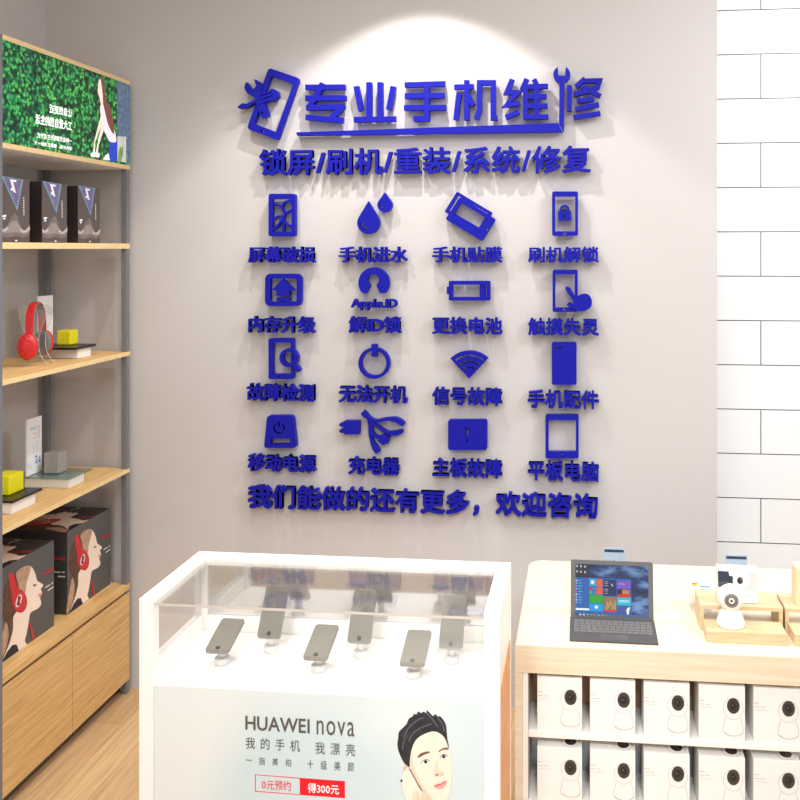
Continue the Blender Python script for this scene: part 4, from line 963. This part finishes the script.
# ------------------------------------------------------------------ LAPTOP
def laptop():
    x0, x1, yf, yh = -.029, .181, 2.181, 2.318
    t = thing('laptop', 'slim dark grey tablet laptop with keyboard cover showing a lit tiled start screen', 'laptop', ((x0 + x1) / 2, yh, WT))
    kb = box('keyboard_cover', x0 - .001, x1 + .001, yf, yh, WT + .0005, WT + .0055, M['charcoal'], t, .0015)
    keys = MB(); kw = .0128
    rows = [(2.292, 14), (2.277, 14), (2.262, 13), (2.247, 13), (2.232, 12)]
    for i, (y, n) in enumerate(rows):
        w = (x1 - x0 - .016) / n
        for k in range(n):
            a = x0 + .008 + k * w
            keys.box(a + .0009, a + w - .0009, y - .006, y + .0062, WT + .0056, WT + .0066)
    keys.build('keys', mat('key_grey', (108, 105, 104), .6), kb)
    box('touchpad', .045, .112, 2.188, 2.220, WT + .0056, WT + .0058, mat('touchpad_grey', (84, 83, 84), .4), kb)
    # screen: tilted back
    tilt = math.radians(10); HH = .1415
    o3 = Vector((x0, yh - .001, WT + .003)); V = Vector((0, math.sin(tilt), math.cos(tilt))); N = Vector((0, -math.cos(tilt), math.sin(tilt)))
    mb = MB(); mb.prism([rrect(0, 0, x1 - x0, HH, .005)], o3 - N * .008 + Vector((0, .0, 0)), (1, 0, 0), V, N, .008)
    lid = mb.build('screen_housing', mat('slate_bezel', (98, 97, 97), .45), t)
    mb = MB(); mb.prism([rrect(.062, .03, .146, .12, .004)], o3 - N * .0105, (1, 0, 0), V, N, .0023); mb.build('kickstand', M['silver'], lid)
    W = x1 - x0
    # screen content traced from the crop: glass from (110,108) to (640,505), housing x 75..675, y 78..515
    G = lambda x, y: ((x - 75) / 600 * W, (520 - y) / 440 * HH)
    f3 = lambda a, b: o3 + Vector((1, 0, 0)) * a + V * b
    P = Print(f3, N); R_ = lambda a, b, c, d: [[G(a, b), G(c, b), G(c, d), G(a, d)]]
    P.shape(R_(110, 110, 640, 498), M['wallpaper'])
    P.shape(R_(110, 212, 516, 480), scr((18, 92, 168)))
    P.shape(R_(110, 480, 640, 498), scr((70, 96, 140)))
    P.shape(R_(112, 112, 205, 208), scr((34, 32, 44)))
    T_ = [((212, 218, 260, 274), (20, 170, 200)), ((264, 220, 308, 276), (216, 92, 44)), ((212, 280, 234, 306), (196, 20, 96)), ((238, 280, 260, 306), (20, 130, 200)), ((264, 282, 308, 338), (216, 92, 44)), ((212, 310, 234, 338), (60, 170, 50)), ((238, 310, 260, 338), (40, 120, 220)),
          ((212, 343, 310, 402), (30, 160, 20)), ((212, 406, 310, 466), (18, 150, 214)), ((314, 222, 408, 342), (14, 32, 84)), ((314, 350, 408, 464), (142, 112, 72)), ((314, 450, 408, 466), (200, 30, 90)), ((412, 226, 512, 286), (118, 78, 190)), ((412, 290, 508, 328), (40, 30, 26)), ((450, 292, 504, 326), (186, 120, 76)), ((412, 328, 510, 350), (216, 16, 20)), ((412, 352, 514, 412), (20, 182, 208)), ((412, 416, 514, 474), (60, 84, 150))]
    for (a, b, c, d), col in T_: P.shape(R_(a, b, c, d), scr(col), k=None if (a, b) == (110, 212) else None)
    wh = scr((235, 240, 245)); lb = scr((130, 190, 236))
    for k in range(9):
        y = 235 + k * 21; P.shape([[G(*p) for p in ell(117, y, 6, 6, 10)]], [scr((220, 225, 240)), lb, scr((200, 120, 190)), lb, scr((230, 60, 60)), scr((225, 225, 220)), lb, scr((220, 200, 230)), lb][k])
        P.shape(R_(130, y - 3, 148 + (k * 7) % 17, y + 1), lb)
    P.shape(R_(112, 443, 210, 458), wh)
    for x, y in ((122, 124), (150, 124), (180, 126), (122, 164), (150, 166), (180, 168)): P.shape([[G(*p) for p in ell(x, y, 6, 9, 10)]], scr((190, 196, 204)))
    P.shape([[G(*p) for p in ell(235, 243, 12, 14, 14)]], wh); P.shape([[G(*p) for p in ell(262, 430, 13, 12, 14)]], wh)
    P.shape([[G(*p) for p in poly([(372, 250), (382, 268)], 5)]], wh)
    for y in (232, 245, 262, 290, 303, 320): P.shape(R_(322, y, 348, y + 4), scr((170, 180, 200)))
    P.shape([[G(*p) for p in poly([(335, 445), (345, 390), (352, 430), (366, 380), (380, 440), (396, 380), (400, 440)], 9)]], scr((196, 168, 110)))
    P.shape(R_(425, 245, 470, 249), scr((200, 190, 230))); P.shape(R_(425, 370, 500, 374), wh); P.shape(R_(425, 380, 500, 384), wh)
    P.text('f', G(480, 0)[0], G(504, 0)[0], G(0, 472)[1], G(0, 424)[1], wh, .05)
    for k, col in enumerate(((26, 20, 90), (220, 220, 230), (225, 225, 225), (120, 190, 110), (80, 190, 120), (220, 90, 60), (120, 160, 220), (230, 150, 40), (180, 120, 60))): P.shape([[G(*p) for p in ell(118 + k * 27, 489, 7, 6, 10)]], scr(col))
    P.build('display', lid)
laptop()

def standing_phone(x, y, lab):
    t = thing('standing_phone', lab, 'phone', (x, y, WT), 0, 'silver phones standing at the back of the counter'); t.rotation_euler = (math.radians(-8), 0, 0)
    W, Hh = .057, .134
    mb = MB(); mb.prism([rrect(-W / 2, 0, W / 2, Hh, .006)], (0, .004, .004), (1, 0, 0), (0, 0, 1), (0, -1, 0), .007); b = mb.build('body', M['phone_blue'], t, False)
    mb = MB(); mb.prism([rrect(-W / 2 + .002, Hh - .011, W / 2 - .002, Hh - .004, .003)], (0, -.003, .004), (1, 0, 0), (0, 0, 1), (0, -1, 0), .0006); mb.build('camera_strip', M['phone_dark'], b, False)
    mb = MB()
    for k in (-.014, -.007): mb.prism([ell(k, Hh - .0075, .0022, .0022, 12)], (0, -.0036, .004), (1, 0, 0), (0, 0, 1), (0, -1, 0), .0006)
    mb.build('camera_lens', M['black'], b, False)
    mb = MB(); mb.prism([ell(0, Hh - .035, .003, .003, 14)], (0, -.003, .004), (1, 0, 0), (0, 0, 1), (0, -1, 0), .0004); mb.build('emblem', M['phone_dark'], b, False)
    mb = MB(); mb.box(-.02, .02, -.012, .02, .0007, .0037, .0006).build('foot', M['acrylic'], t, False)
    return t
standing_phone(.0865, 2.445, 'silver blue phone standing behind the laptop screen')
standing_phone(.4065, 2.425, 'silver blue phone standing behind the white camera carton on the riser')

def riser(x0, x1, lab1, lab2):
    m = M['ash2']; th = .009; ya, yb, zt = 2.284, 2.385, .062
    t = thing('display_riser', lab1, 'display riser', (x0, (ya + yb) / 2, WT), 0)
    box('top_board', x0, x1, ya, yb, WT + zt - .010, WT + zt, m, t, .0008)
    for x in (x0, x1 - th): box('side_board', x, x + th, ya, yb, WT + .0003, WT + zt - .0103, m, t, .0006)
    tag(box('display_block', x0 + .006, x1 - .006, 2.212, 2.283, WT + .0003, WT + .028, m, None, .001), lab2, 'display block')
riser(.2925, .493, 'pale wooden bridge shaped riser under the white camera carton', 'flat pale wooden block under the white ball camera')
riser(.4985, .700, 'pale wooden bridge shaped riser at the right edge under a cream carton', 'flat pale wooden block at the right edge of the picture')

def ball_camera():
    x, y, z = .362, 2.2535, WT + .0283
    t = thing('ball_camera', 'white ball shaped security camera on a flared base on a wooden block', 'camera', (x, y, z))
    MB().lathe([(.0335, .0003), (.0345, .003), (.0335, .010), (.0300, .020), (.0255, .030), (.0215, .037), (.018, .040)], n=48).build('base', M['white'], t, False)
    c = Vector((0, 0, .0665)); r = .0320
    prof = [(r * math.sin(PI * k / 24), -r * math.cos(PI * k / 24)) for k in range(1, 24)]
    MB().lathe(prof, c, 48).build('head', M['white'], t, False)
    d = Vector((-.09, -1, .10)).normalized(); mt = d.to_track_quat('Z', 'Y').to_matrix().to_4x4()
    l = MB().lathe([(.0172, r * .80), (.0168, r * .905), (.0150, r * .925)], c, 40, mt).build('lens_ring', M['lens2'], t, False)
    MB().lathe([(.0135, r * .93), (.012, r * .955), (.007, r * .975), (.001, r * .98)], c, 36, mt).build('lens', M['lens4'], t, False)
    MB().lathe([(.0045, r * .972), (.004, r * .99), (.001, r * 1.0)], c, 20, mt).build('lens_core', M['lens3'], t, False)
ball_camera()

def counter_goods():
    z = WT + .0623
    x0, x1, y0, y1, h = .337, .436, 2.302, 2.332, .086
    t = thing('camera_box', 'white camera carton with a dark sofa picture standing on the wooden riser', 'box', ((x0 + x1) / 2, (y0 + y1) / 2, z))
    o = box('carton', x0, x1, y0, y1, z + .0003, z + h, M['white_card'], t, .002)
    G = lambda x, y: (x0 + (x - 68) / 357 * (x1 - x0), z + h - (y - 210) / 300 * h); f3 = lambda a, b: Vector((a, y0, b)); P = Print(f3, (0, -1, 0)); Q = lambda pts: [[G(*p) for p in pts]]
    P.shape(Q([(342, 240), (418, 250), (418, 400), (342, 390)]), M['p_lgrey'])
    P.shape(Q([(72, 232), (168, 236), (172, 270), (205, 278), (205, 376), (75, 372)]), mat('print_sofa_navy', (44, 52, 66), .6)); P.shape(Q([(75, 330), (150, 318), (205, 345), (205, 376), (75, 372)]), mat('print_sofa_grey', (82, 84, 88), .6))
    P.shape([[G(*p) for p in ell(290, 318, 56, 62)]], M['p_white']); P.shape([[G(*p) for p in ell(268, 310, 26, 30)]], M['p_black']); P.shape([[G(*p) for p in ell(276, 303, 7, 8, 12)]], M['lens2'])
    P.shape(Q(poly(smooth([(250, 370), (290, 385), (330, 365)], 3, False), 4)), M['p_grey']); P.shape(Q(poly(smooth([(290, 460), (340, 440), (410, 430)], 3, False), 4)), M['p_grey'])
    P.build('printed_front', o)
    x0 = .529; t = thing('cream_carton', 'cream carton with a white label at the right edge of the picture', 'box', (x0 + .04, 2.30, z))
    o = box('carton', x0, x0 + .09, 2.305, 2.355, z + .0003, z + .092, mat('cream_card', (232, 220, 180), .6), t, .001)
    f3 = lambda a, b: Vector((x0 + a, 2.305, z + b)); P = Print(f3, (0, -1, 0))
    P.shape([[(.008, .030), (.08, .030), (.08, .066), (.008, .066)]], M['p_white']); P.shape([[(.010, .046), (.018, .046), (.018, .054), (.010, .054)]], M['p_text']); P.shape([[(.0125, .048), (.0155, .048), (.0155, .052), (.0125, .052)]], M['p_white'])
    P.text('EZ', .02, .036, .046, .054, M['p_text'], .03)
    P.build('printed_label', o)
    # price card
    t = thing('price_card', 'small slanted price card with a coloured square behind the left riser', 'sign', (.31, 2.42, WT))
    U = Vector((1, 0, 0)); V = Vector((0, .97, .24)).normalized(); N = Vector((0, -V.z, V.y)); o3 = Vector((.281, 2.391, .8135))
    mb = MB(); mb.prism([[(0, 0), (.058, 0), (.058, .055), (0, .055)]], o3 - N * .003, U, V, N, .0029); c = mb.build('card', M['white_card'], t)
    box('holder', .284, .338, 2.436, 2.438, WT + .0005, .8205, M['acrylic'], t); box('holder', .284, .338, 2.392, 2.440, WT + .0003, WT + .0022, M['acrylic'], t)
    P = Print(lambda a, b: o3 + U * a + V * b, N)
    P.shape([[(.006, .008), (.021, .008), (.021, .022), (.006, .022)]], mat('print_orange', (238, 150, 40), .6)); P.shape([[(.016, .008), (.021, .008), (.021, .016), (.016, .016)]], mat('print_green', (120, 200, 90), .6))
    P.shape([[(.006, .018), (.021, .018), (.021, .022), (.006, .022)]], M['redprint'])
    P.shape([[(.024, .003), (.052, .003), (.052, .009), (.024, .009)]], mat('print_azure', (50, 130, 220), .6))
    for k in range(3): P.shape([[(.024, .018 + k * .007), (.046 - k * .004, .018 + k * .007), (.046 - k * .004, .0195 + k * .007), (.024, .0195 + k * .007)]], M['p_grey'])
    P.build('printed_sheet', c)
counter_goods()
